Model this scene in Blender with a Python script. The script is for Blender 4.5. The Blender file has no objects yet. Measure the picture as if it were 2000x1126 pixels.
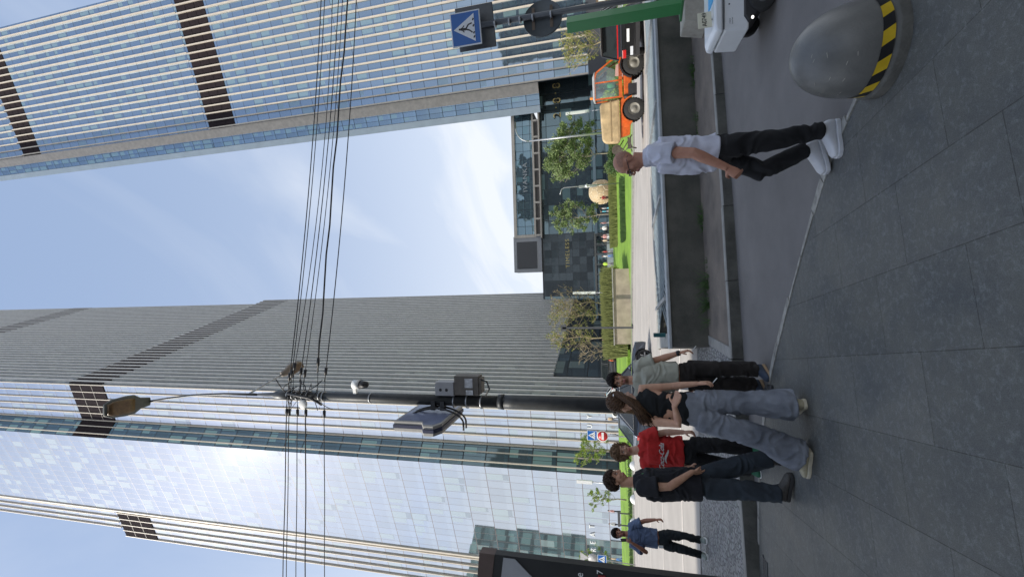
import bpy, bmesh, math, random
from mathutils import Vector, Matrix, noise, Quaternion
random.seed(7)
R_=math.radians
PI=math.pi
scene=bpy.context.scene
COL=scene.collection
V=Vector
# ------------------------------------------------------------------ materials
def _nt(name):
    m=bpy.data.materials.new(name); m.use_nodes=True
    nt=m.node_tree; nt.nodes.clear()
    out=nt.nodes.new('ShaderNodeOutputMaterial')
    return m,nt,out
def N(nt,t,**k):
    n=nt.nodes.new(t)
    for a,b in k.items():
        if a.startswith('_'): setattr(n,a[1:],b)
        else: n.inputs[a.replace('__',' ')].default_value=b
    return n
def L(nt,a,ao,b,bi): nt.links.new(a.outputs[ao],b.inputs[bi])
def rgba(c): return (c[0],c[1],c[2],1)
def mat(name,col,rough=.7,metal=0,var=.12,scale=6,bump=0,bscale=40,col2=None,coat=0,emit=None,spec=.5,coord='Object'):
    m,nt,out=_nt(name)
    p=N(nt,'ShaderNodeBsdfPrincipled',Roughness=rough,Metallic=metal)
    p.inputs['Specular IOR Level'].default_value=spec
    p.inputs['Coat Weight'].default_value=coat
    p.inputs['Base Color'].default_value=rgba(col)
    tc=N(nt,'ShaderNodeTexCoord')
    if var>0:
        nz=N(nt,'ShaderNodeTexNoise',Scale=scale,Detail=6.0,Roughness=.6); L(nt,tc,coord,nz,'Vector')
        rp=N(nt,'ShaderNodeValToRGB')
        c2=col2 or [max(0,c*(1-2*var)) for c in col]
        c3=col if col2 else [min(1,c*(1+var)) for c in col]
        rp.color_ramp.elements[0].position=.3; rp.color_ramp.elements[1].position=.7
        rp.color_ramp.elements[0].color=rgba(c2); rp.color_ramp.elements[1].color=rgba(c3)
        L(nt,nz,'Fac',rp,'Fac'); L(nt,rp,'Color',p,'Base Color')
    if bump>0:
        nb=N(nt,'ShaderNodeTexNoise',Scale=bscale,Detail=5.0); L(nt,tc,coord,nb,'Vector')
        b=N(nt,'ShaderNodeBump',Strength=bump,Distance=.02); L(nt,nb,'Fac',b,'Height'); L(nt,b,'Normal',p,'Normal')
    if emit:
        p.inputs['Emission Color'].default_value=rgba(emit[:3]); p.inputs['Emission Strength'].default_value=emit[3]
    L(nt,p,'BSDF',out,'Surface')
    return m
def mth(nt,op,a,b=None,c=None):
    n=nt.nodes.new('ShaderNodeMath'); n.operation=op
    for i,x in enumerate((a,b,c)):
        if x is None: continue
        if isinstance(x,(int,float)): n.inputs[i].default_value=x
        else: nt.links.new(x,n.inputs[i])
    return n.outputs[0]
def glass(name,du,dz,refl=.6,rcol=(.8,.88,1),dark=(.02,.035,.05),blind=(.4,.45,.42),prob=.25,lu=.06,lz=.08,lcol=(.05,.06,.07),tilt=.02,rough=.03,spandrel=.22,scol=(.05,.09,.11),wave=.0):
    """curtain wall: cells of du x dz metres in the face's own UV (metres)"""
    m,nt,out=_nt(name)
    uv=N(nt,'ShaderNodeUVMap'); sp=N(nt,'ShaderNodeSeparateXYZ'); L(nt,uv,'UV',sp,0)
    u=mth(nt,'DIVIDE',sp.outputs[0],du); z=mth(nt,'DIVIDE',sp.outputs[1],dz)
    cu=mth(nt,'FLOOR',u); cz=mth(nt,'FLOOR',z); fu=mth(nt,'FRACT',u); fz=mth(nt,'FRACT',z)
    cb=N(nt,'ShaderNodeCombineXYZ'); nt.links.new(cu,cb.inputs[0]); nt.links.new(cz,cb.inputs[1])
    wn=N(nt,'ShaderNodeTexWhiteNoise'); wn.noise_dimensions='3D'; L(nt,cb,0,wn,'Vector')
    cb2=N(nt,'ShaderNodeCombineXYZ'); cb2.inputs[2].default_value=7.3; nt.links.new(cu,cb2.inputs[0]); nt.links.new(cz,cb2.inputs[1])
    wn2=N(nt,'ShaderNodeTexWhiteNoise'); wn2.noise_dimensions='3D'; L(nt,cb2,0,wn2,'Vector')
    # low-frequency clustering of blinds
    nz=N(nt,'ShaderNodeTexNoise',Scale=.35,Detail=2.0); L(nt,cb,0,nz,'Vector')
    pr=mth(nt,'MULTIPLY',nz.outputs['Fac'],2*prob)
    isb=mth(nt,'LESS_THAN',wn.outputs['Value'],pr)
    low=mth(nt,'GREATER_THAN',fz,mth(nt,'MULTIPLY',wn2.outputs['Value'],.7))
    isb=mth(nt,'MULTIPLY',isb,low)
    side=mth(nt,'GREATER_THAN',fu,mth(nt,'MULTIPLY',mth(nt,'FRACT',mth(nt,'MULTIPLY',wn2.outputs['Value'],7.0)),.5))
    isb=mth(nt,'MULTIPLY',isb,side)
    mx=nt.nodes.new('ShaderNodeMixRGB'); mx.inputs[1].default_value=rgba(dark); mx.inputs[2].default_value=rgba(blind); nt.links.new(isb,mx.inputs[0])
    iss=mth(nt,'LESS_THAN',fz,spandrel)
    mx2=nt.nodes.new('ShaderNodeMixRGB'); mx2.inputs[2].default_value=rgba(scol); nt.links.new(mx.outputs[0],mx2.inputs[1]); nt.links.new(iss,mx2.inputs[0])
    d=N(nt,'ShaderNodeBsdfPrincipled',Roughness=.6); nt.links.new(mx2.outputs[0],d.inputs['Base Color'])
    g=N(nt,'ShaderNodeBsdfGlossy',Roughness=rough); g.inputs['Color'].default_value=rgba(rcol)
    ge=N(nt,'ShaderNodeNewGeometry')
    vs=nt.nodes.new('ShaderNodeVectorMath'); vs.operation='SUBTRACT'; L(nt,wn,'Color',vs,0); vs.inputs[1].default_value=(.5,.5,.5)
    vm=nt.nodes.new('ShaderNodeVectorMath'); vm.operation='SCALE'; L(nt,vs,0,vm,0); vm.inputs['Scale'].default_value=tilt
    va=nt.nodes.new('ShaderNodeVectorMath'); va.operation='ADD'; L(nt,vm,0,va,0); L(nt,ge,'Normal',va,1)
    if wave>0:
        nw=N(nt,'ShaderNodeTexNoise',Scale=.6,Detail=1.0); tc=N(nt,'ShaderNodeTexCoord'); L(nt,tc,'Object',nw,'Vector')
        v2=nt.nodes.new('ShaderNodeVectorMath'); v2.operation='SUBTRACT'; L(nt,nw,'Color',v2,0); v2.inputs[1].default_value=(.5,.5,.5)
        v3=nt.nodes.new('ShaderNodeVectorMath'); v3.operation='SCALE'; L(nt,v2,0,v3,0); v3.inputs['Scale'].default_value=wave
        v4=nt.nodes.new('ShaderNodeVectorMath'); v4.operation='ADD'; L(nt,v3,0,v4,0); L(nt,va,0,v4,1); va=v4
    vn=nt.nodes.new('ShaderNodeVectorMath'); vn.operation='NORMALIZE'; L(nt,va,0,vn,0); L(nt,vn,0,g,'Normal')
    lw=N(nt,'ShaderNodeLayerWeight',Blend=.35)
    f=mth(nt,'MULTIPLY',lw.outputs['Fresnel'],.5); f=mth(nt,'ADD',f,refl)
    f=mth(nt,'ADD',f,mth(nt,'MULTIPLY',mth(nt,'SUBTRACT',wn2.outputs['Value'],.5),.08)); f=mth(nt,'MINIMUM',f,.97)
    f=mth(nt,'MULTIPLY',f,mth(nt,'SUBTRACT',1.0,mth(nt,'MULTIPLY',isb,.35)))
    ms=nt.nodes.new('ShaderNodeMixShader'); nt.links.new(f,ms.inputs[0]); L(nt,d,0,ms,1); L(nt,g,0,ms,2)
    il=mth(nt,'MAXIMUM',mth(nt,'LESS_THAN',fu,lu/du),mth(nt,'LESS_THAN',fz,lz/dz))
    fr=N(nt,'ShaderNodeBsdfPrincipled',Roughness=.5); fr.inputs['Base Color'].default_value=rgba(lcol)
    ms2=nt.nodes.new('ShaderNodeMixShader'); nt.links.new(il,ms2.inputs[0]); L(nt,ms,0,ms2,1); L(nt,fr,0,ms2,2)
    L(nt,ms2,0,out,'Surface')
    return m
# ------------------------------------------------------------------ mesh builder
class MB:
    def __init__(s): s.v=[];s.f=[];s.m=[];s.uv=[];s.sm=[]
    def add(s,vs,fs,mi=0,uvs=None,sm=False):
        b=len(s.v); s.v+= [tuple(x) for x in vs]
        for i,f in enumerate(fs):
            s.f.append([b+k for k in f]); s.m.append(mi); s.sm.append(sm)
            s.uv.append(uvs[i] if uvs else None)
        return s
    def box(s,c,d,rz=0,mi=0,M=None):
        hx,hy,hz=d[0]/2,d[1]/2,d[2]/2
        Mx=M or Matrix.Rotation(rz,3,'Z'); c=V(c)
        vs=[c+Mx@V((x*hx,y*hy,z*hz)) for z in(-1,1) for y in(-1,1) for x in(-1,1)]
        return s.add(vs,[(0,2,3,1),(4,5,7,6),(0,1,5,4),(1,3,7,5),(3,2,6,7),(2,0,4,6)],mi)
    def bar(s,a,b,w,h,mi=0,up=(0,0,1)):
        a=V(a);b=V(b);d=(b-a); l=d.length
        if l<1e-6: return s
        d/=l; u=V(up); x=d.cross(u)
        if x.length<1e-3: x=d.cross(V((1,0,0)))
        x.normalize(); u=x.cross(d).normalized()
        vs=[]
        for p in (a,b):
            for (i,j) in ((-1,-1),(1,-1),(1,1),(-1,1)): vs.append(p+x*(i*w/2)+u*(j*h/2))
        return s.add(vs,[(3,2,1,0),(4,5,6,7),(0,1,5,4),(1,2,6,5),(2,3,7,6),(3,0,4,7)],mi)
    def tube(s,pts,r,n=8,mi=0,cap=True,sm=True):
        pts=[V(p) for p in pts]; rs=r if isinstance(r,(list,tuple)) else [r]*len(pts)
        vs=[];fs=[];px=None
        for i,p in enumerate(pts):
            d=(pts[min(i+1,len(pts)-1)]-pts[max(i-1,0)])
            if d.length<1e-9: d=V((0,0,1))
            d.normalize()
            if px is None:
                x=d.cross(V((0,0,1)))
                if x.length<.05: x=d.cross(V((0,1,0)))
            else: x=px-d*px.dot(d)
            x.normalize(); px=x; y=d.cross(x)
            for k in range(n):
                a=2*PI*k/n; vs.append(p+(x*math.cos(a)+y*math.sin(a))*rs[i])
        for i in range(len(pts)-1):
            for k in range(n):
                a=i*n+k;b=i*n+(k+1)%n; fs.append((a,b,b+n,a+n))
        s.add(vs,fs,mi,sm=sm)
        if cap:
            b=len(s.v)-len(vs)
            s.f.append([b+k for k in range(n)][::-1]);s.m.append(mi);s.sm.append(False);s.uv.append(None)
            e=b+(len(pts)-1)*n
            s.f.append([e+k for k in range(n)]);s.m.append(mi);s.sm.append(False);s.uv.append(None)
        return s
    def loft(s,rings,n=20,mi=0,sm=True,capb=True,capt=True,pw=1.0):
        """rings: (centre, xvec, yvec)"""
        vs=[];fs=[]
        for c,x,y in rings:
            c=V(c);x=V(x);y=V(y)
            for k in range(n):
                a=2*PI*k/n; ca,sa=math.cos(a),math.sin(a)
                ca=math.copysign(abs(ca)**pw,ca); sa=math.copysign(abs(sa)**pw,sa)
                vs.append(c+x*ca+y*sa)
        for i in range(len(rings)-1):
            for k in range(n):
                a=i*n+k;b=i*n+(k+1)%n; fs.append((a,b,b+n,a+n))
        if capb: fs.append(tuple(range(n))[::-1])
        if capt: fs.append(tuple((len(rings)-1)*n+k for k in range(n)))
        return s.add(vs,fs,mi,sm=sm)
    def lathe(s,prof,c=(0,0,0),n=32,mi=0,ax='Z',sm=True,M=None):
        vs=[];fs=[];c=V(c)
        for r,z in prof:
            for k in range(n):
                a=2*PI*k/n
                p=V((r*math.cos(a),r*math.sin(a),z))
                if ax=='Y': p=V((p.x,p.z,-p.y)) 
                if ax=='X': p=V((p.z,p.y,-p.x))
                if M: p=M@p
                vs.append(c+p)
        for i in range(len(prof)-1):
            for k in range(n):
                a=i*n+k;b=i*n+(k+1)%n; fs.append((a,b,b+n,a+n))
        return s.add(vs,fs,mi,sm=sm)
    def ball(s,c,r,n=12,mi=0,M=None):
        if not isinstance(r,(tuple,list)): r=(r,r,r)
        vs=[];fs=[];c=V(c); h=max(4,n//2)
        for i in range(h+1):
            t=PI*i/h
            for k in range(n):
                a=2*PI*k/n; p=V((r[0]*math.sin(t)*math.cos(a),r[1]*math.sin(t)*math.sin(a),-r[2]*math.cos(t)))
                if M: p=M@p
                vs.append(c+p)
        for i in range(h):
            for k in range(n):
                a=i*n+k;b=i*n+(k+1)%n; fs.append((a,b,b+n,a+n))
        return s.add(vs,fs,mi,sm=True)
    def prism(s,poly,o,x,y,t,mi=0,sm=False):
        """2-D polygon in the plane (x,y) at o, thickness vector t"""
        o=V(o);x=V(x);y=V(y);t=V(t); n=len(poly)
        vs=[o+x*a+y*b for a,b in poly]+[o+x*a+y*b+t for a,b in poly]
        fs=[tuple(range(n))[::-1],tuple(range(n,2*n))]+[(i,(i+1)%n,n+(i+1)%n,n+i) for i in range(n)]
        return s.add(vs,fs,mi,sm=sm)
    def wall(s,a,b,z0,z1,mi=0,u0=0,seg=1):
        """vertical quad from a to b (xy) with UV in metres"""
        a=V((a[0],a[1],0));b=V((b[0],b[1],0)); l=(b-a).length
        vs=[(a.x,a.y,z0),(b.x,b.y,z0),(b.x,b.y,z1),(a.x,a.y,z1)]
        return s.add(vs,[(0,1,2,3)],mi,[[(u0,z0),(u0+l,z0),(u0+l,z1),(u0,z1)]])
    def build(s,name,mats,parent=None,bevel=0,bseg=2,sub=0,rot=None,loc=None):
        me=bpy.data.meshes.new(name); me.from_pydata(s.v,[],s.f)
        if not isinstance(mats,(list,tuple)): mats=[mats]
        for m in mats: me.materials.append(m)
        me.polygons.foreach_set('material_index',s.m)
        me.polygons.foreach_set('use_smooth',s.sm)
        if any(u for u in s.uv):
            ul=me.uv_layers.new(name='UVMap')
            for p,u in zip(me.polygons,s.uv):
                if u:
                    for li,c in zip(p.loop_indices,u): ul.data[li].uv=c
        me.update()
        bm=bmesh.new(); bm.from_mesh(me); bmesh.ops.remove_doubles(bm,verts=bm.verts,dist=1e-5)
        if not any(u for u in s.uv): bmesh.ops.recalc_face_normals(bm,faces=bm.faces)
        bm.to_mesh(me); bm.free()
        o=bpy.data.objects.new(name,me); COL.objects.link(o)
        if parent: o.parent=parent
        if loc is not None: o.location=loc
        if rot is not None: o.rotation_euler=rot
        if bevel:
            b=o.modifiers.new('bevel','BEVEL'); b.width=bevel; b.segments=bseg; b.limit_method='ANGLE'; b.angle_limit=R_(35)
        if sub:
            b=o.modifiers.new('sub','SUBSURF'); b.levels=sub; b.render_levels=sub
        return o
def tag(o,label,cat,group=None,kind=None):
    if label: o['label']=label
    if cat: o['category']=cat
    if group: o['group']=group
    if kind: o['kind']=kind
    return o
def thing(name,loc=(0,0,0),rz=0,label=None,cat=None,group=None):
    o=bpy.data.objects.new(name,None); COL.objects.link(o); o.empty_display_size=.2
    o.location=loc; o.rotation_euler=(0,0,rz); tag(o,label,cat,group); return o
def struct(o): o['kind']='structure'; return o
def copy_tree(o,parent=None):
    c=o.copy(); COL.objects.link(c); c.parent=parent
    for ch in list(o.children): copy_tree(ch,c)
    return c
def text(name,body,size,o,x,y,m,parent=None,ext=.01,sx=1,align='CENTER',shear=0,space=1):
    cu=bpy.data.curves.new(name,'FONT'); cu.body=body; cu.size=size; cu.extrude=ext; cu.align_x=align; cu.align_y='CENTER'; cu.shear=shear; cu.space_character=space
    ob=bpy.data.objects.new(name,cu); COL.objects.link(ob)
    dg=bpy.context.evaluated_depsgraph_get(); me=bpy.data.meshes.new_from_object(ob.evaluated_get(dg))
    bpy.data.objects.remove(ob)
    x=V(x).normalized();y=V(y).normalized();z=x.cross(y)
    M=Matrix((x*sx,y,z)).transposed().to_4x4(); M.translation=V(o)
    me.transform(M); me.materials.clear(); me.materials.append(m)
    r=bpy.data.objects.new(name,me); COL.objects.link(r)
    if parent: r.parent=parent
    return r
# ------------------------------------------------------------------ camera, light, sky
cam=bpy.data.cameras.new('camera'); co=bpy.data.objects.new('camera',cam); COL.objects.link(co)
cam.sensor_width=36; cam.lens=36*840/2000; cam.clip_end=3000; cam.clip_start=.05
_up=V((-98,3408,840)).normalized()            # world up seen in the (unrolled) picture frame
_Y=(V((0,0,1))-_up*_up.z).normalized(); _X=_Y.cross(_up); _X= _X if _X.x>0 else -_X
r_=V((_X[0],_Y[0],_up[0])); u_=V((_X[1],_Y[1],_up[1])); f_=V((_X[2],_Y[2],_up[2]))
M=Matrix((-u_,r_,-f_)).transposed().to_4x4(); M.translation=V((0,0,1.65)); co.matrix_world=M
scene.camera=co
SD=V((-.876,-.482,.90)).normalized()           # towards the sun
sun=bpy.data.lights.new('sun','SUN'); sun.energy=4.4; sun.angle=R_(.5); sun.color=(1,.94,.84)
so=bpy.data.objects.new('sun',sun); COL.objects.link(so); so.rotation_euler=SD.to_track_quat('Z','Y').to_euler(); so.location=(-30,-20,60)
w=bpy.data.worlds.new('World'); scene.world=w; w.use_nodes=True; nt=w.node_tree; nt.nodes.clear()
sky=N(nt,'ShaderNodeTexSky'); sky.sky_type='NISHITA'; sky.sun_disc=False; sky.sun_elevation=math.asin(SD.z); sky.sun_rotation=math.atan2(SD.x,SD.y)
sky.air_density=1.0; sky.dust_density=.8; sky.ozone_density=1.5
tc=N(nt,'ShaderNodeTexCoord'); sp=N(nt,'ShaderNodeSeparateXYZ'); L(nt,tc,'Generated',sp,0)
zz=mth(nt,'ADD',mth(nt,'MAXIMUM',sp.outputs[2],0.0),.22)
cx=mth(nt,'DIVIDE',sp.outputs[0],zz); cy=mth(nt,'DIVIDE',sp.outputs[1],zz)
cb=N(nt,'ShaderNodeCombineXYZ'); nt.links.new(mth(nt,'MULTIPLY',mth(nt,'ADD',cx,mth(nt,'MULTIPLY',cy,.35)),1.9),cb.inputs[0]); nt.links.new(mth(nt,'MULTIPLY',cy,.75),cb.inputs[1])
n1=N(nt,'ShaderNodeTexNoise',Scale=1.1,Detail=9.0,Roughness=.52,Distortion=.9); L(nt,cb,0,n1,'Vector')
rp=N(nt,'ShaderNodeValToRGB'); rp.color_ramp.elements[0].position=.44; rp.color_ramp.elements[0].color=(0,0,0,1); rp.color_ramp.elements[1].position=.78; rp.color_ramp.elements[1].color=(1,1,1,1)
L(nt,n1,'Fac',rp,'Fac')
# thin cloud, thicker and whiter towards the horizon, over a pale haze
hz=mth(nt,'POWER',mth(nt,'SUBTRACT',1.0,mth(nt,'MAXIMUM',sp.outputs[2],0.0)),1.7)
m0=nt.nodes.new('ShaderNodeMixRGB'); m0.inputs[0].default_value=.45; L(nt,sky,0,m0,1); m0.inputs[2].default_value=(2.7,3.9,6.2,1)
fac=mth(nt,'MINIMUM',mth(nt,'ADD',mth(nt,'MULTIPLY',rp.outputs[0],mth(nt,'ADD',mth(nt,'MULTIPLY',hz,.8),.30)),mth(nt,'ADD',mth(nt,'MULTIPLY',hz,1.05),.10)),1.0)
mx=nt.nodes.new('ShaderNodeMixRGB'); nt.links.new(fac,mx.inputs[0]); L(nt,m0,0,mx,1); mx.inputs[2].default_value=(5.5,5.8,6.25,1)
bg=N(nt,'ShaderNodeBackground',Strength=.15); L(nt,mx,0,bg,'Color'); wo=N(nt,'ShaderNodeOutputWorld'); L(nt,bg,0,wo,'Surface')
scene.view_settings.view_transform='Standard'; scene.view_settings.look='None'; scene.view_settings.exposure=0.15; scene.view_settings.gamma=1
scene.cycles.max_bounces=6; scene.cycles.diffuse_bounces=3; scene.cycles.glossy_bounces=4
try: scene.cycles.use_denoising=True
except Exception: pass
# ------------------------------------------------------------------ shared materials
M_asph=mat('asphalt',(.17,.16,.155),.85,var=.10,scale=1.3,bump=.35,bscale=260)
M_slab=None
M_road=mat('road_asphalt',(.40,.37,.34),.9,var=.07,scale=.5,bump=.1,bscale=60)
M_white=mat('road_paint',(.72,.66,.6),.7,var=.08,scale=8)
M_kerb=mat('kerb_stone',(.27,.265,.25),.8,var=.12,scale=5,bump=.3,bscale=60)
M_conc=mat('concrete',(.36,.35,.32),.85,var=.12,scale=3,bump=.3,bscale=50)
M_conc_dark=mat('stained_concrete',(.120,.115,.098),.9,var=.3,scale=2.2,bump=.5,bscale=30,col2=(.055,.056,.048))
M_dirt=mat('dusty_paving',(.21,.175,.145),.95,var=.25,scale=1.7,bump=.5,bscale=45,col2=(.10,.088,.078))
M_grass=mat('lawn_grass',(.21,.36,.035),.9,var=.25,scale=.5,bump=.8,bscale=30,col2=(.12,.22,.025))
M_steel=mat('painted_steel_grey',(.10,.105,.11),.45,metal=.3,var=.08,scale=9,bump=.05)
M_steel_l=mat('galvanised_steel',(.42,.43,.44),.4,metal=.6,var=.08,scale=14)
M_black=mat('black_plastic',(.02,.02,.022),.5,var=.1)
M_rubber=mat('black_rubber',(.025,.025,.025),.8,var=.15,scale=12,bump=.2)
M_wht=mat('white_plastic',(.74,.76,.78),.3,var=.02,coat=.3)
M_whtp=mat('white_paint',(.78,.79,.78),.45,var=.03)
M_cream=mat('cream_cladding',(.56,.50,.42),.55,var=.05,scale=.6)
M_rib=mat('grey_rib_cladding',(.62,.60,.56),.45,metal=.1,var=.06,scale=.8)
M_louv=mat('dark_louvre',(.03,.024,.027),.95,var=.12,scale=2,spec=.05)
M_cglass=mat('clear_dark_glass',(.015,.02,.022),.05,var=0,spec=.9,coat=.4)
M_mirror=mat('chrome',(.75,.75,.75),.12,metal=1,var=0)
M_leaf=mat('fresh_leaves',(.24,.31,.12),.7,var=.25,scale=1.2,col2=(.08,.13,.04))
M_leafy=mat('yellow_green_leaves',(.30,.29,.07),.7,var=.25,scale=1.8,col2=(.17,.19,.04))
M_leafb=mat('brownish_leaves',(.32,.24,.10),.7,var=.25,scale=1.8,col2=(.20,.17,.06))
M_leafd=mat('dark_leaves',(.06,.12,.03),.7,var=.3,scale=2.5,col2=(.03,.07,.018))
M_lime=mat('lime_leaves',(.42,.50,.02),.7,var=.15,scale=3)
M_reed=mat('olive_reeds',(.21,.23,.07),.85,var=.25,scale=3,col2=(.12,.14,.04))
M_bark=mat('pale_bark',(.36,.31,.25),.9,var=.2,scale=9,bump=.4)
M_twig=mat('tan_twigs',(.40,.31,.21),.9,var=.15,scale=6)
# ------------------------------------------------------------------ slab paving material (0.5 m courses, as laid in the square)
def slab_mat():
    m,nt,out=_nt('granite_slabs'); tc=N(nt,'ShaderNodeTexCoord'); sp=N(nt,'ShaderNodeSeparateXYZ'); L(nt,tc,'Object',sp,0)
    X,Y=sp.outputs[0],sp.outputs[1]
    wv=mth(nt,'ADD',mth(nt,'ADD',mth(nt,'MULTIPLY',X,.983),mth(nt,'MULTIPLY',Y,.184)),-.117+10)
    tv=mth(nt,'ADD',mth(nt,'SUBTRACT',mth(nt,'MULTIPLY',Y,-.983),mth(nt,'MULTIPLY',X,-.184)),20.38)
    cb=N(nt,'ShaderNodeCombineXYZ'); nt.links.new(tv,cb.inputs[0]); nt.links.new(wv,cb.inputs[1])
    def brick(ms,c1,c2,cm):
        b=N(nt,'ShaderNodeTexBrick',Scale=1.0); b.offset=.42; b.squash=1
        b.inputs['Brick Width'].default_value=.76; b.inputs['Row Height'].default_value=.5; b.inputs['Mortar Size'].default_value=ms; b.inputs['Mortar Smooth'].default_value=.6
        b.inputs['Color1'].default_value=rgba(c1); b.inputs['Color2'].default_value=rgba(c2); b.inputs['Mortar'].default_value=rgba(cm); b.inputs['Bias'].default_value=0
        L(nt,cb,0,b,'Vector'); return b
    b=brick(.0028,(.086,.091,.089),(.112,.116,.112),(.045,.046,.040))
    nb=N(nt,'ShaderNodeTexNoise',Scale=260.0,Detail=3.0); L(nt,tc,'Object',nb,'Vector')
    nm=N(nt,'ShaderNodeTexNoise',Scale=26.0,Detail=7.0,Roughness=.75,Distortion=.6); L(nt,tc,'Object',nm,'Vector')
    r1=N(nt,'ShaderNodeValToRGB'); r1.color_ramp.elements[0].position=.50; r1.color_ramp.elements[1].position=.72; r1.color_ramp.elements[0].color=(0,0,0,1); r1.color_ramp.elements[1].color=(1,1,1,1); L(nt,nm,'Fac',r1,'Fac')
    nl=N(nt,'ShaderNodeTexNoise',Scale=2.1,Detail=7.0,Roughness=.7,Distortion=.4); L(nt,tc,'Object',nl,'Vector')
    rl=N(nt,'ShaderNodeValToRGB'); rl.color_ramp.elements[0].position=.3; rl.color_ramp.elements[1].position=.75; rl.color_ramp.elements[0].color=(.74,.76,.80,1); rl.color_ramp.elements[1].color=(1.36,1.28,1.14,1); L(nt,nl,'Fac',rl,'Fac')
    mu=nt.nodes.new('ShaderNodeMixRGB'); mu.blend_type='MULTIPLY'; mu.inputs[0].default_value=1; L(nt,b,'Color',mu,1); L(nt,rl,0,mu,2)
    ms=nt.nodes.new('ShaderNodeMixRGB'); ms.inputs[2].default_value=(.21,.225,.225,1); nt.links.new(mth(nt,'MULTIPLY',r1.outputs[0],.62),ms.inputs[0]); L(nt,mu,0,ms,1)
    mg=nt.nodes.new('ShaderNodeMixRGB'); mg.blend_type='MULTIPLY'; mg.inputs[0].default_value=.6; L(nt,ms,0,mg,1)
    rg=N(nt,'ShaderNodeValToRGB'); rg.color_ramp.elements[0].position=.35; rg.color_ramp.elements[1].position=.65; rg.color_ramp.elements[0].color=(.55,.55,.55,1); rg.color_ramp.elements[1].color=(1.3,1.3,1.3,1); L(nt,nb,'Fac',rg,'Fac'); L(nt,rg,0,mg,2)
    p=N(nt,'ShaderNodeBsdfPrincipled',Roughness=.62); L(nt,mg,0,p,'Base Color')
    bu=N(nt,'ShaderNodeBump',Strength=.35,Distance=.01); L(nt,nb,'Fac',bu,'Height')
    bu2=N(nt,'ShaderNodeBump',Strength=.6,Distance=.01); L(nt,b,'Fac',bu2,'Height'); bu2.invert=True; L(nt,bu,'Normal',bu2,'Normal'); L(nt,bu2,'Normal',p,'Normal'); L(nt,p,0,out,'Surface'); return m
def sett_mat():
    m,nt,out=_nt('stone_setts'); tc=N(nt,'ShaderNodeTexCoord'); mp=N(nt,'ShaderNodeMapping'); mp.inputs['Scale'].default_value=(17,9,1); mp.inputs['Rotation'].default_value=(0,0,.15); L(nt,tc,'Object',mp,'Vector')
    v=N(nt,'ShaderNodeTexVoronoi',Scale=1.0); v.feature='DISTANCE_TO_EDGE'; L(nt,mp,0,v,'Vector')
    v2=N(nt,'ShaderNodeTexVoronoi',Scale=1.0); L(nt,mp,0,v2,'Vector')
    r=N(nt,'ShaderNodeValToRGB'); r.color_ramp.elements[0].position=.02; r.color_ramp.elements[1].position=.16; r.color_ramp.elements[0].color=(.07,.07,.07,1); r.color_ramp.elements[1].color=(.24,.24,.245,1); L(nt,v,'Distance',r,'Fac')
    mu=nt.nodes.new('ShaderNodeMixRGB'); mu.blend_type='MULTIPLY'; mu.inputs[0].default_value=.45; L(nt,r,0,mu,1); L(nt,v2,'Color',mu,2)
    hs=N(nt,'ShaderNodeHueSaturation',Saturation=.12,Value=1.25); L(nt,mu,0,hs,'Color')
    p=N(nt,'ShaderNodeBsdfPrincipled',Roughness=.8); L(nt,hs,0,p,'Base Color')
    b=N(nt,'ShaderNodeBump',Strength=1.0,Distance=.03); L(nt,r,0,b,'Height'); L(nt,b,'Normal',p,'Normal'); L(nt,p,0,out,'Surface'); return m
M_slab=slab_mat(); M_sett=sett_mat()
# ------------------------------------------------------------------ ground
def sheet(name,poly,z,m,t=0):
    b=MB(); 
    if t: b.prism(poly,(0,0,z-t),(1,0,0),(0,1,0),(0,0,t))
    else: b.add([(x,y,z) for x,y in poly],[tuple(range(len(poly)))])
    return struct(b.build(name,m))
sheet('ground',[(-900,-300),(900,-300),(900,1200),(-900,1200)],-.30,M_asph)
sheet('service_lane',[(-60,-60),(60,-60),(60,13.5),(-60,7)],-.004,M_asph,.2)
edge=[(-9,6.0),(-5,6.02),(-3.3,5.95),(-2.6,5.88),(-2.0,5.72),(-1.45,5.52),(-1.13,5.36),(-.7,5.08),(-.2,4.72),(.2,4.42),(.55,4.14),(.78,3.95),(.98,3.75),(1.12,3.56),(1.25,3.38),(1.7,3.1),(2.3,2.75),(3.2,2.3),(5,1.6),(9,.6)]
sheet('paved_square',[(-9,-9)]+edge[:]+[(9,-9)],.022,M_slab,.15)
# worn light edging along the slabs
b=MB()
rr=random.Random(3)
for i in range(2,len(edge)-1):
    a=V((*edge[i],0));c=V((*edge[i+1],0)); d=c-a; n=V((-d.y,d.x,0)).normalized()
    k=max(1,int(d.length/.33))
    for j in range(k):
        p=a+d*(j/k);q=a+d*((j+1)/k)-d.normalized()*.012
        w_=.075+rr.random()*.03*(1 if rr.random()<.8 else -1.2); zz_=.026+rr.random()*.006; o=rr.uniform(-.008,.01)
        b.add([p+n*(o),q+n*(o),q+n*(w_+o),p+n*(w_+o*.3),p+n*o+V((0,0,zz_)),q+n*o+V((0,0,zz_)),q+n*(w_+o)+V((0,0,zz_-.008)),p+n*(w_+o*.3)+V((0,0,zz_-.01))],[(4,5,6,7),(0,1,5,4),(1,2,6,5),(2,3,7,6),(3,0,4,7)])
struct(b.build('slab_edging',mat('edging_stone',(.34,.33,.30),.85,var=.25,scale=8,bump=.4)))
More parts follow.
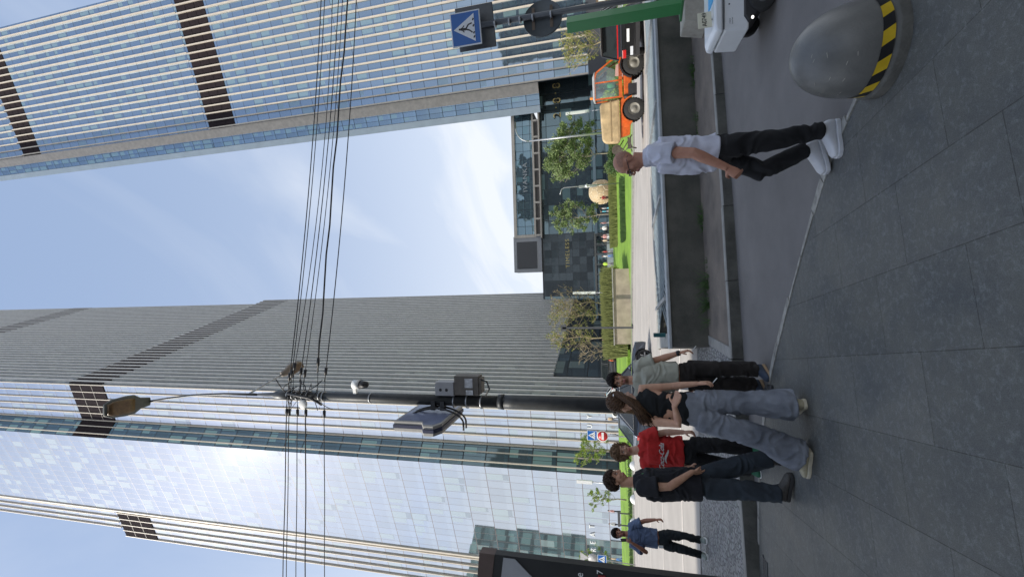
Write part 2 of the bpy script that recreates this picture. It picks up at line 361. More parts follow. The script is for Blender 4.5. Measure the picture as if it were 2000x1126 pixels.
# kerb along the far side of the lane
kl=[(-9.5,5.0,.19),(-6,5.55,.19),(-4.2,5.86,.19),(-2.82,6.12,.185),(-1.06,6.5,.15),(1.12,6.82,.135),(3.75,7.3,.13),(8,8.1,.13),(14,9.2,.13)]
b=MB(); rr=random.Random(5)
for i in range(len(kl)-1):
    a=V(kl[i]);c=V(kl[i+1]);L_=(c-a).length;k=max(1,round(L_/1.0))
    for j in range(k):
        p=a.lerp(c,j/k);q=a.lerp(c,(j+1)/k); d=(q-p).normalized(); q=q-d*.012; n=V((-d.y,d.x,0)).normalized(); j0=rr.uniform(-.004,.006)
        z0,z1=p.z+j0,q.z+j0
        P0=V((p.x,p.y,0))+n*j0;Q0=V((q.x,q.y,0))+n*j0
        pr=[(0,-.05),(0,-.012),(.010,0),(.10,0),(.15,-.05)]
        vs=[P0+V((0,0,-.1))]+[P0+n*o+V((0,0,z0+h)) for o,h in pr[1:4]]+[P0+n*.15+V((0,0,-.1))]
        ws=[Q0+V((0,0,-.1))]+[Q0+n*o+V((0,0,z1+h)) for o,h in pr[1:4]]+[Q0+n*.15+V((0,0,-.1))]
        b.add(vs+ws,[(0,1,2,3,4),(9,8,7,6,5)]+[(t,t+5,t+6,t+1) for t in range(4)])
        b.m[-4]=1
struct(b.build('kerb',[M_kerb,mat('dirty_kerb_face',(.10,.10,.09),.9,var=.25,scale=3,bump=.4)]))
# dusty strip between kerb and vent wall, setts to the left, ramp to the road
def grid(name,pts,m,nu=1):
    """pts: rows of (x,y,z)"""
    b=MB(); n=len(pts[0]); vs=[p for r in pts for p in r]
    fs=[(i*n+j,i*n+j+1,(i+1)*n+j+1,(i+1)*n+j) for i in range(len(pts)-1) for j in range(n-1)]
    b.add(vs,fs,0,sm=True); return struct(b.build(name,m))
row0=[];row1=[]
for x,y in ((-1.0,6.66),(1.12,6.97),(3.75,7.45),(8,8.25),(14,9.35)): row0.append((x,y,.118))
for x,y in ((-1.0,8.25),(1.12,8.5),(3.75,8.95),(8,9.55),(14,10.4)): row1.append((x,y,.125))
grid('dusty_verge',[row0,row1],M_dirt)
sr=[[(-9.5,5.15,.175),(-6,5.70,.175),(-4.2,6.01,.175),(-2.82,6.27,.17),(-1.06,6.65,.135)],[(-9.9,8.2,.16),(-6.4,8.25,.16),(-4.5,8.3,.15),(-2.9,8.2,.145),(-1.06,8.1,.13)],[(-10.4,9.75,.13),(-6.6,9.6,.13),(-4.6,9.5,.13),(-3.0,9.4,.13),(-1.2,9.3,.128)]]
grid('stone_setts',sr,M_sett)
b=MB(); b.box((-1.0,7.45,.09),(.16,1.62,.1),rz=0); struct(b.build('border_stone',M_kerb,bevel=.01))
def zr(x,y): return .12+max(0,min(1,(y-14)/28))*(.22+.42*max(0,min(1,(10-x)/34)))
far=[(-80,51),(-60,48.5),(-45,46.5),(-32,44.8),(-22,43),(-12,41),(-5,39.2),(0,37.6),(5,34.2),(9,31),(14,28.8),(22,27),(32,26),(60,25)]
def fy(x):
    for (a,b_),(c,d) in zip(far,far[1:]):
        if a<=x<=c: return b_+(d-b_)*(x-a)/(c-a)
    return far[0][1] if x<far[0][0] else far[-1][1]
xs=[-80,-70,-60,-52,-45,-38,-32,-27,-22,-17,-12,-8,-5,-2,0,2,5,7,9,11.5,14,18,22,27,32,45,60]
def near_y(x): return (9.25 if x>-1.2 else 9.4-.07*(x+1.2)) if x<0 else 9.25+.16*x
rows=[]
for k in range(13):
    t=k/12; rows.append([(x,near_y(x)*(1-t)+fy(x)*t,zr(x,near_y(x)*(1-t)+fy(x)*t)-.002) for x in xs])
grid('road',rows,M_road)
# lane lines: long pale lines running with the road
def lane(name,t,w_,dash=None,m=M_white):
    b=MB(); pts=[]
    x=-75
    while x<55:
        y=near_y(x)*(1-t)+fy(x)*t; pts.append((x,y)); x+=1.5
    for i in range(len(pts)-1):
        if dash and (i%dash[0])>=dash[1]: continue
        (x0,y0),(x1,y1)=pts[i],pts[i+1]
        b.add([(x0,y0-w_/2,zr(x0,y0-w_/2)+.006),(x1,y1-w_/2,zr(x1,y1-w_/2)+.006),(x1,y1+w_/2,zr(x1,y1+w_/2)+.006),(x0,y0+w_/2,zr(x0,y0+w_/2)+.006)],[(0,1,2,3)])
    struct(b.build(name,m))
lane('lane_marking',.09,.16); lane('lane_marking',.26,.16,(6,3)); lane('lane_marking',.45,.2); lane('lane_marking',.62,.2,(6,3)); lane('lane_marking',.8,.2); lane('lane_marking',.93,.22)
# far kerb, footpath, grass bank, upper terrace
TZ=2.1
def bz(x,y):   # height of the bank at a point beyond the far kerb
    f=fy(x); t=max(0,min(1,(y-f-2.2)/(57.5-f-2.2))); return zr(x,f)+.14+ (TZ-zr(x,f)-.14)*(t**.9)
b=MB()
for x0,x1 in zip(xs,xs[1:]):
    a=[(x0,fy(x0),zr(x0,fy(x0))-.05),(x1,fy(x1),zr(x1,fy(x1))-.05),(x1,fy(x1),zr(x1,fy(x1))+.14),(x0,fy(x0),zr(x0,fy(x0))+.14),(x1,fy(x1)+.2,zr(x1,fy(x1))+.14),(x0,fy(x0)+.2,zr(x0,fy(x0))+.14)]
    b.add(a,[(0,1,2,3),(3,2,4,5)])
struct(b.build('far_kerb',M_kerb))
def strip(name,o0,o1,m,dz=0):
    return grid(name,[[(x,fy(x)+o0,zr(x,fy(x))+.135+dz) for x in xs],[(x,fy(x)+o1,zr(x,fy(x))+.14+dz) for x in xs]],m)
strip('grass_verge',.2,1.2,M_grass); strip('footpath',1.2,2.2,M_conc,.004)
rows=[[(x,fy(x)+2.2+(57.5-fy(x)-2.2)*k/10,bz(x,fy(x)+2.2+(57.5-fy(x)-2.2)*k/10)+.02*math.sin(x*.7+k)*(1 if 0<k<10 else 0)) for x in xs] for k in range(11)]
grid('lawn',rows,M_grass)
sheet('upper_terrace',[(-120,57.5),(120,57.5),(120,260),(-120,260)],TZ,mat('terrace_paving',(.42,.39,.35),.85,var=.1,scale=.5))
sheet('back_street',[(60,25),(120,20),(120,57.5),(60,57.5)],.3,M_road)
# ------------------------------------------------------------------ towers
G_B=glass('tower_glass_bright',1.55,4,refl=.64,rcol=(.80,.84,.91),dark=(.05,.075,.09),blind=(.24,.31,.32),prob=.30,lu=.05,lz=.10,lcol=(.14,.11,.11),tilt=.008,rough=.03,scol=(.12,.16,.18),spandrel=.3)
G_A=glass('tower_glass_side',1.5,4,refl=.30,rcol=(.78,.86,.95),dark=(.025,.04,.045),blind=(.3,.34,.32),prob=.4,lu=.03,lz=.12,lcol=(.03,.03,.03),tilt=.012,rough=.05)
G_S=glass('slot_glass',1.5,4,refl=.16,rcol=(.6,.8,.85),dark=(.012,.035,.042),blind=(.22,.36,.34),prob=.45,lu=.07,lz=.2,lcol=(.02,.025,.03),tilt=.02,rough=.05,scol=(.02,.06,.075))
G_F=glass('tower_glass_blue',2.15,4,refl=.42,rcol=(.55,.69,.86),dark=(.018,.04,.06),blind=(.13,.21,.23),prob=.30,lu=.05,lz=.13,lcol=(.03,.035,.05),tilt=.014,rough=.035,scol=(.02,.05,.08),wave=.016,spandrel=.12)
def face_frame(a,b_):
    a=V((*a,0));c=V((*b_,0)); d=(c-a); l=d.length; d/=l; n=d.cross(V((0,0,1))); return a,d,n,l
def fins(parent,a,b_,z0,z1,sp,w_,dp,m,skip0=0,off=0.0,first=True):
    A,d,n,l=face_frame(a,b_); k=int((l-off)/sp)+1
    for i in range(k):
        if i<skip0: continue
        s=off+i*sp
        zz0=z0(A+d*s) if callable(z0) else z0
        c=A+d*s+n*(dp/2); q=MB(); q.box((c.x,c.y,(zz0+z1)/2),(w_,dp,z1-zz0),rz=math.atan2(d.y,d.x)); q.build('fin',m,parent)
def band(parent,a,b_,z0,z1,m,rows=3,dp=.12,cols=None,mf=None):
    A,d,n,l=face_frame(a,b_); q=MB(); c=A+d*(l/2)+n*(dp/2); q.box((c.x,c.y,(z0+z1)/2),(l-.06,dp,z1-z0),rz=math.atan2(d.y,d.x))
    o=q.build('louvre_band',m,parent)
    if mf:
        q=MB(); rz=math.atan2(d.y,d.x)
        for r in range(1,rows):
            z=z0+(z1-z0)*r/rows; c=A+d*(l/2)+n*(dp+.03); q.box((c.x,c.y,z),(l-.1,.06,.13),rz=rz)
        q.build('band_rail',mf,o)
# left tower
M_lrail=mat('louvre_rail',(.22,.20,.18),.6,var=.05)
T1=thing('skyscraper',(-32,85,TZ),0,'tall tower with grey ribbed side and bright glass front, left of the open sky','skyscraper')
def rel(o,p): # keep world coordinates for children built in world space
    o.location=tuple(V(o.location)-V(p.location))
def kids(root):
    for c in root.children: rel(c,root)
TOP=300; Z1a,Z1b=108.9,118.7; Z2a,Z2b=198,208
C0=(-17.9,68.0); A1=(-1.9,122.0); A1u=(-2.9,122.0)
P1=(-26.5,70.3); P2=(-29.5,68.3); P3=(-49.7,75.9); E0=(-50.0,76.35); E1=(-57.0,78.4); E1u=(-54.6,77.7)
q=MB(); u=0
q.wall(C0,A1,TZ,Z1b,0); q.wall(C0,A1u,Z1b,TOP,0); g=q.build('side_glazing',G_A,T1)
q=MB(); q.wall(P1,C0,TZ,TOP); q.build('front_glazing',G_B,T1)
q=MB(); q.wall(P3,P2,TZ,TOP); q.build('bay_glazing',G_B,T1)
q=MB(); q.wall(P2,P1,TZ,TOP); q.build('slot_glazing',G_S,T1)
q=MB(); q.wall(E1,E0,TZ,Z1b); q.wall(E1u,E0,Z1b,TOP); q.build('end_glazing',G_B,T1)
q=MB(); q.wall(E0,P3,TZ,TOP); q.wall((-60,100),E1,TZ,Z1b);q.wall((-58,100),E1u,Z1b,TOP); q.wall(A1,(-30,135),TZ,Z1b);q.wall(A1u,(-30,135),Z1b,TOP); q.wall((-30,135),(-60,100),TZ,TOP)
q.build('rear_wall',M_rib,T1)
q=MB(); q.add([(C0[0],C0[1],TOP),(A1u[0],A1u[1],TOP),(-30,135,TOP),(-58,100,TOP),(E1u[0],E1u[1],TOP),(P3[0],P3[1],TOP),(P2[0],P2[1],TOP),(P1[0],P1[1],TOP)],[tuple(range(8))]); q.build('roof',M_conc,T1)
q=MB(); q.add([(E1[0],E1[1],Z1b),(E1u[0],E1u[1],Z1b),(-58,100,Z1b),(-60,100,Z1b)],[(0,1,2,3)]); q.build('setback',M_cream,T1)
AB=lambda p: 13.2 if (p-V((*C0,0))).length>7.5 else TZ+.1
fins(T1,C0,A1,AB,Z1b,1.5,.40,.42,M_rib,off=.6)
fins(T1,C0,A1u,Z1b+.3,TOP,1.5,.40,.42,M_rib,off=.9)
fins(T1,(-31,71.49),C0,TZ+.1,TOP,1.72,.15,.30,M_cream,off=.35+1.72*2.6)
fins(T1,P2,(-27.0,70.0),TZ+.1,TOP,1.5,.16,.5,M_cream,off=.75)
fins(T1,E1,E0,TZ+.1,Z1b,1.7,.17,.30,M_cream,off=.1)
fins(T1,E1u,E0,Z1b+.3,TOP,1.5,.17,.30,M_cream,off=.1)
q=MB();A_,d_,n_,l_=face_frame(P3,P2); c=A_+d_*.15+n_*.1; q.box((c.x,c.y,(TZ+TOP)/2),(.35,.3,TOP-TZ-.2),rz=math.atan2(d_.y,d_.x)); q.build('corner_post',M_cream,T1)
for za,zb in ((Z1a,Z1b),(Z2a,Z2b)):
    band(T1,P1,C0,za,zb,M_louv,mf=M_lrail); band(T1,C0,A1 if za<150 else A1u,za,zb,M_louv,mf=None,dp=.20)
    band(T1,E1 if za<150 else E1u,E0,za,zb,M_louv,mf=M_lrail)
    band(T1,P2,P1,za,zb,M_louv)
# lobby glass behind the lifted ribs
q=MB(); a=V((*C0,0));dd=(V((*A1,0))-a).normalized();nn=dd.cross(V((0,0,1)))
lo=glass('lobby_glass',3.0,3.6,refl=.10,dark=(.008,.012,.013),blind=(.10,.13,.12),prob=.35,lu=.14,lz=.16,lcol=(.01,.01,.01),rough=.03,scol=(.012,.018,.02))
p0=a+dd*7.5+nn*.12;p1=a+dd*56.2+nn*.12; q.wall((p0.x,p0.y),(p1.x,p1.y),TZ,13.1); q.build('lobby_glazing',lo,T1)
M_letter=mat('white_sign_letter',(.8,.82,.82),.4,var=0)
A_,d_,n_,l_=face_frame(P3,P2)
for ch,s in zip('GREAT',(3.6,5.35,7.1,8.9,10.7)):
    p=A_+d_*s+n_*.12; text('sign_letter',ch,1.25,(p.x,p.y,6.9),d_,(0,0,1),M_letter,T1,.05)
A_,d_,n_,l_=face_frame(P1,C0)
for ch,s in zip('BUY',(2.7,4.5,6.2)):
    p=A_+d_*s+n_*.12; text('sign_letter',ch,1.1,(p.x,p.y,6.6),d_,(0,0,1),M_letter,T1,.05)
kids(T1)
# right tower
T2=thing('skyscraper',(74,115,TZ),0,'tall blue glass tower with white vertical fins, right of the open sky','skyscraper')
F0=(53.6,111.0);F1=(92.0,99.2);Y1a,Y1b=117,127;Y2a,Y2b=203.5,212
q=MB(); q.wall(F0,F1,7.4,TOP); q.build('front_glazing',G_F,T2)
q=MB(); q.wall(F1,(100,130),TZ,TOP); q.wall((100,130),(60,140),TZ,TOP); q.wall((60,140),(48.6,114.2),7.4,TOP); q.build('rear_wall',M_rib,T2)
q=MB(); q.add([(F0[0],F0[1],TOP),(F1[0],F1[1],TOP),(100,130,TOP),(60,140,TOP),(48.6,114.2,TOP)],[(0,1,2,3,4)]); q.build('roof',M_conc,T2)
q=MB(); q.wall((51.3,112.4),(53.6,111.0),20.5,TOP); q.build('corner_panel',mat('cream_panels',(.50,.45,.39),.6,var=.1,scale=.9,bump=.2,bscale=6),T2)
G_G=glass('return_glass',1.3,4,refl=.30,rcol=(.6,.8,1),dark=(.015,.035,.05),blind=(.2,.32,.32),prob=.5,lu=.08,lz=.16,lcol=(.02,.03,.035))
q=MB(); q.wall((48.6,113.4),(51.3,112.4),20.5,TOP); q.build('return_glazing',G_G,T2)
q=MB(); q.box((47.75,113.75,160),(1.8,.12,279),rz=-.36); q.build('glass_screen',mat('pale_fritted_glass',(.52,.60,.64),.25,var=.05,scale=.3),T2)
fins(T2,F0,F1,7.5,Y1b,2.15,.34,.62,M_cream,off=.3); fins(T2,F0,F1,Y1b+.2,Y2b,2.15,.34,.62,M_cream,off=.55); fins(T2,F0,F1,Y2b+.2,TOP,2.15,.34,.62,M_cream,off=.3)
for za,zb in ((Y1a,Y1b),(Y2a,Y2b)): band(T2,F0,F1,za,zb,M_louv,mf=M_louv)
q=MB(); A_,d_,n_,l_=face_frame(F0,F1); q.wall(F0,F1,TZ,7.4); q.build('base_wall',mat('dark_base',(.05,.055,.065),.5,var=.1),T2)
kids(T2)
# low glass building between them
PB=thing('podium_building',(27,124,TZ),0,'low dark glass building with rooftop boxes standing between the two towers','building')
G_P=glass('podium_glass',4.3,3.9,refl=.20,rcol=(.5,.68,.75),dark=(.012,.024,.03),blind=(.12,.2,.2),prob=.35,lu=.14,lz=.14,lcol=(.015,.02,.022),tilt=.02,rough=.04,scol=(.012,.026,.032),wave=.03)
G_I=glass('box_glass',2.3,2.0,refl=.30,rcol=(.5,.7,.8),dark=(.015,.035,.045),blind=(.1,.2,.22),prob=.3,lu=.1,lz=.12,lcol=(.01,.02,.025),tilt=.03,wave=.05)
q=MB(); q.wall((-3.4,117),(58,117),TZ,21.4); q.build('front_glazing',G_P,PB)
q=MB(); q.box((27,124,11.7),(61.4,13.8,19.2)); q.build('body',mat('podium_dark',(.03,.035,.04),.6),PB)
q=MB(); q.box((6,116.88,14),(17,.2,14.6)); o=q.build('stone_panel',mat('black_stone',(.018,.022,.024),.35,var=.3,scale=.7),PB)
G_K=glass('black_panels',2.1,1.9,refl=.05,rcol=(.5,.6,.65),dark=(.014,.018,.02),blind=(.022,.034,.036),prob=.3,lu=.07,lz=.08,lcol=(.035,.04,.042),tilt=.02,rough=.15,scol=(.02,.025,.028))
q=MB(); q.wall((-2.5,116.7),(14.5,116.7),6.9,21.2); q.build('panel_facing',G_K,PB)
q=MB(); q.box((27.3,116.9,21.45),(61.6,.4,.35)); q.build('roof_edge',mat('edge_dark',(.06,.065,.07),.5),PB)
# framed glass box with name
q=MB(); q.wall((14.6,116.3),(49.6,116.3),23.4,28.4); bx=q.build('rooftop_box',G_I,PB)
q=MB(); q.box((32.1,122.4,26),(35,12,5)); q.build('box_body',M_steel,PB)
q=MB()
for c,d in (((32.1,116.3,28.75),(36.6,.9,.8)),((49.95,116.3,25.9),(.8,.9,5)),((14.2,116.3,25.9),(.8,.9,5)),((32.1,116.3,23.2),(36.6,.9,.5)),((32.1,115.2,21.3),(37.2,1.6,.3))): q.box(c,d)
for i in range(9): q.box((14.3+i*4.45,115.5,22.2),(.45,.5,1.55))
q.build('box_frame',M_cream,PB)
text('sign_letters','IVANKA',1.75,(30.4,116.1,25.6),(1,0,0),(0,0,1),mat('dim_letter',(.42,.44,.44),.5,var=0),PB,.06,sx=1.15,space=1.15)
q=MB(); q.box((9.3,118.5,25.5),(9.8,5,7.8)); pl=q.build('plant_box',mat('grey_panels',(.34,.34,.345),.6,var=.05,scale=.5),PB)
q=MB(); 
for i in range(24): q.box((9.0,115.92,23+i*.235),(7.4,.16,.13))
q.box((9.0,115.98,25.7),(7.4,.05,5.7)); q.build('louvre',mat('louvre_grey',(.12,.12,.125),.5),pl)
M_gold=mat('gold_sign',(.60,.48,.2),.4,metal=.4,var=0)
text('sign_letters','TIMELESS',1.5,(9.0,116.5,14.6),(1,0,0),(0,0,1),M_gold,PB,.06,sx=1.1,space=1.2)
for ch,xx in (('2',46.6),('.',48.7),('8',50.6),('.',52.6),('8',54.6)):
    text('sign_letters',ch,3.0,(xx,116.6,16.3 if ch!='.' else 17.4),(1,0,0),(0,0,1),M_gold,PB,.05)
    if ch!='.': text('sign_letters',ch,2.0,(xx,116.5,16.3),(1,0,0),(0,0,1),M_black,PB,.05)
q=MB(); q.box((31,111.5,6.6),(36,3,.7)); q.box((-4,102,6.6),(22,2,.6),rz=-.35); q.build('canopy',mat('teal_canopy',(.22,.30,.32),.4,var=.05),PB)
q=MB()
for i in range(6): q.box((3+i*1.9,116.3,5.0),(.12,.2,5.6))
q.build('entrance_post',M_steel,PB)
kids(PB)
q=None
# buildings behind the viewer: they shade the square and stand in the glass reflections
M_off=glass('office_windows',3.2,3.5,refl=.12,dark=(.03,.04,.04),blind=(.3,.33,.28),prob=.5,lu=1.0,lz=.9,lcol=(.30,.29,.27),tilt=.02)
def block(name,x0,x1,y0,y1,h,label,m=M_off):
    t=thing(name,((x0+x1)/2,(y0+y1)/2,0),0,label,'building'); q=MB()
    q.wall((x1,y1),(x0,y1),-.2,h); q.wall((x0,y0),(x1,y0),-.2,h); q.wall((x1,y0),(x1,y1),-.2,h); q.wall((x0,y1),(x0,y0),-.2,h); q.build('wall',m,t)
    q=MB(); q.add([(x0,y0,h),(x1,y0,h),(x1,y1,h),(x0,y1,h)],[(0,1,2,3)]); q.build('roof',M_conc,t)
    q=MB(); q.box(((x0+x1)/2,y1+.2,h+.35),(x1-x0+.6,.5,.9)); q.build('cornice',M_conc,t); kids(t)
block('office_building',-78,-9,-40,-12,40.0,'long office block behind the viewer whose shadow falls across the square')
block('office_building',44,84,-60,-34,62,'taller office block behind the viewer seen only in the glass',m=M_off)
M_og=glass('green_office_windows',3.6,3.8,refl=.15,rcol=(.6,.9,.85),dark=(.02,.06,.055),blind=(.22,.36,.31),prob=.7,lu=.5,lz=1.1,lcol=(.06,.10,.095),tilt=.02)
block('office_building',-150,-95,55,90,45,'green windowed office block standing outside the view to the left',m=M_og)
block('office_building',-185,-150,75,110,62,'tall slab block standing farther outside the view to the left',m=M_og)
# ------------------------------------------------------------------ vent box beside the lane
VB=thing('ventilation_box',(4,9.5,.12),0,'long low concrete ventilation box with a metal mesh top, between lane and road','vent box')
f0=V((-1.12,8.1,0));f1=V((16,10.75,0)); d=(f1-f0);Lf=d.length;d.normalize(); n=V((-d.y,d.x,0)); D_=2.55
H0,H1=.13,.74
def vbar(o,s0,s1,t0,t1,z0,z1,m,name,bev=.008):
    q=MB(); p=[f0+d*s0+n*t0,f0+d*s1+n*t0,f0+d*s1+n*t1,f0+d*s0+n*t1]
    q.prism([(a.x,a.y) for a in p],(0,0,z0),(1,0,0),(0,1,0),(0,0,z1-z0)); return q.build(name,m,o,bevel=bev)
vbar(VB,0,Lf,0,.22,.02,H1,M_conc_dark,'front_wall'); vbar(VB,0,Lf,D_-.2,D_,.02,H1,M_conc_dark,'rear_wall')
vbar(VB,0,.2,.22,D_-.2,.02,H1,M_conc_dark,'end_wall')
vbar(VB,-.03,Lf,-.03,.26,H1,H1+.05,mat('pale_coping',(.36,.38,.39),.7,var=.1,scale=4,bump=.2),'coping',.01)
vbar(VB,-.03,Lf,D_-.24,D_+.03,H1,H1+.05,M_conc,'coping',.01)
vbar(VB,.0,.26,.26,D_-.24,H1,H1+.05,M_conc,'coping',.01)
q=MB(); z=H1+.02; s=.3; M_mesh=mat('zinc_mesh',(.30,.36,.40),.45,metal=.4,var=.1,scale=5)
st=.16
while s<Lf-2.4:
    a=f0+d*s+n*.27;b_=f0+d*min(s+1.1,Lf)+n*(D_-.25); a2=f0+d*s+n*(D_-.25);b2=f0+d*min(s+1.1,Lf)+n*.27
    q.bar((a.x,a.y,z),(b_.x,b_.y,z),.035,.02); q.bar((a2.x,a2.y,z+.012),(b2.x,b2.y,z+.012),.035,.02); s+=st
q.build('mesh_top',M_mesh,VB)
for k in range(9): 
    p=f0+d*(k*2.0+.9); a=p+n*.26; b_=p+n*(D_-.24); q=MB(); q.bar((a.x,a.y,z+.04),(b_.x,b_.y,z+.04),.07,.05); q.build('mesh_beam',M_steel_l,VB)
vbar(VB,.3,Lf-.2,.25,D_-.22,.3,.34,mat('vent_floor',(.10,.12,.13),.9),'floor',0)
kids(VB)
# cracked joints and stains on the vent wall are in its material; weeds grow at its foot
def blades(q,c,n_,r,h,w=.006,lean=.5,rng=random):
    for i in range(n_):
        a=rng.uniform(0,2*PI); rr=r*math.sqrt(rng.random()); x=c[0]+rr*math.cos(a)*1.6; y=c[1]+rr*math.sin(a)*.6; z=c[2]
        hh=h*rng.uniform(.4,1); dx=rng.uniform(-lean,lean)*hh; dy=rng.uniform(-lean,lean)*hh; ww=w*rng.uniform(.6,1.6); b=rng.uniform(0,PI); cx,cy=ww*math.cos(b),ww*math.sin(b)
        q.add([(x-cx,y-cy,z),(x+cx,y+cy,z),(x+dx*.5+cx*.8,y+dy*.5+cy*.8,z+hh*.6),(x+dx,y+dy,z+hh),(x+dx*.5-cx*.8,y+dy*.5-cy*.8,z+hh*.6)],[(0,1,2,3,4)])
M_weed=mat('weed_green',(.07,.15,.035),.8,var=.3,scale=9)
wl=[(5.2,'broad weed tuft at the wall foot beside the walking bald man',3.2),(.95,'large ragged weed clump at the left end of the dark wall',0),(2.4,'small weed tuft at the middle of the dark wall foot',0),(4.0,'weed tuft at the wall foot behind the bald man',0),(6.3,'thin weeds at the wall foot near the green post',0)]
rg=random.Random(11)
for i,(s,lab,_) in enumerate(wl):
    p=f0+d*s-n*.06; q=MB(); big=(1.0 if i!=1 else 1.7)
    for k in range(9 if i!=1 else 20): blades(q,(p.x+rg.gauss(0,.17)*big,p.y+rg.uniform(-.10,.03)-(.08 if i==1 else 0),.12),rg.randint(4,22),rg.uniform(.015,.06)*big,rg.uniform(.04,.17)*big,w=.004,lean=1.1,rng=rg)
    o=q.build('weed_tuft',M_weed); tag(o,lab,'weeds','weeds at the foot of the dark wall')
# ------------------------------------------------------------------ green post on a concrete block
GP=thing('green_post',(4.62,7.75,.12),0,'square bright green post standing on a pale concrete block','post')
q=MB(); q.prism([(-.42,0),(.9,0),(.9,.33),(-.34,.36)],(4.62,7.5,.12),(1,0,0),(0,0,1),(0,.5,0)); q.build('concrete_block',mat('pale_concrete',(.40,.38,.33),.85,var=.15,scale=5,bump=.3),GP,bevel=.015)
q=MB(); rz=.5
q.box((4.66,7.72,1.44),(.19,.19,1.92),rz=rz); q.build('post',mat('green_paint',(.035,.24,.07),.4,var=.06,scale=2,coat=.2),GP,bevel=.006)
q=MB(); q.box((4.66,7.72,.495),(.34,.34,.03),rz=rz); q.build('base_plate',mat('green_paint_dark',(.03,.16,.05),.5),GP)
kids(GP)
# ------------------------------------------------------------------ concrete dome bollard
DB=thing('dome_bollard',(1.45,3.16,.02),0,'smooth dark concrete dome bollard with a yellow and black striped tape','bollard')
dm=mat('polished_concrete',(.165,.162,.15),.38,var=.2,scale=4,bump=.12,bscale=90,col2=(.10,.10,.095),spec=.6)
R0=.30
q=MB(); prof=[(R0,0),(R0,.055),(R0-.006,.068),(R0-.03,.074),(0,.074)]; q.lathe(prof,(1.43,3.15,0.015),72); q.build('base_ring',mat('ring_concrete',(.13,.125,.11),.75,var=.25,scale=7,bump=.3,bscale=60,col2=(.07,.068,.06)),DB)
def dr(z): # dome radius at height
    zc=.16; h=.36
    if z<zc: return .275
    return .275*math.sqrt(max(0,1-((z-zc)/h)**2.1))
prof=[(dr(z),z+.0) for z in [.085,.11,.14,.16]+[.16+.36*math.sin(PI/2*k/22) for k in range(1,23)]]; prof[-1]=(0.0,.52)
q=MB(); q.lathe(prof,(1.43,3.15,0.0),72); q.build('dome',dm,DB)
tb=mat('tape_black',(.012,.012,.013),.45,var=0); ty=mat('tape_yellow',(.62,.42,.015),.45,var=.08,scale=12)
q=MB(); ns=22; rr_=.2785
for k in range(ns):
    a0=2*PI*k/ns;a1=2*PI*(k+1)/ns; sub=5
    for j in range(sub):
        t0=a0+(a1-a0)*j/sub;t1=a0+(a1-a0)*(j+1)/sub; sh=.14
        P=lambda a,z: (1.43+rr_*math.cos(a),3.15+rr_*math.sin(a),z)
        q.add([P(t0+sh,.092),P(t1+sh,.092),P(t1,.152),P(t0,.152)],[(0,1,2,3)],k%2)
q.build('striped_tape',[tb,ty],DB)
q=MB(); rgx=random.Random(4)
for k in range(11):
    a=rgx.uniform(2.9,4.4); t=rgx.uniform(.2,1.1); z=.16+.36*math.sin(t); r=dr(z)+.0012; l=rgx.uniform(.004,.02); w_=.0016
    p=V((1.43+r*math.cos(a),3.15+r*math.sin(a),z)); tx=V((-math.sin(a),math.cos(a),rgx.uniform(-.4,.4))).normalized(); nn=(p-V((1.43,3.15,.12))).normalized(); ty_=nn.cross(tx)
    q.add([p-tx*l-ty_*w_+nn*.0006,p+tx*l-ty_*w_,p+tx*l*.8+ty_*w_*1.5,p-tx*l*.7+ty_*w_+nn*.0006],[(0,1,2,3)])
q.build('scratches',mat('scratch_chalk',(.34,.32,.28),.9,var=0),DB)
kids(DB)
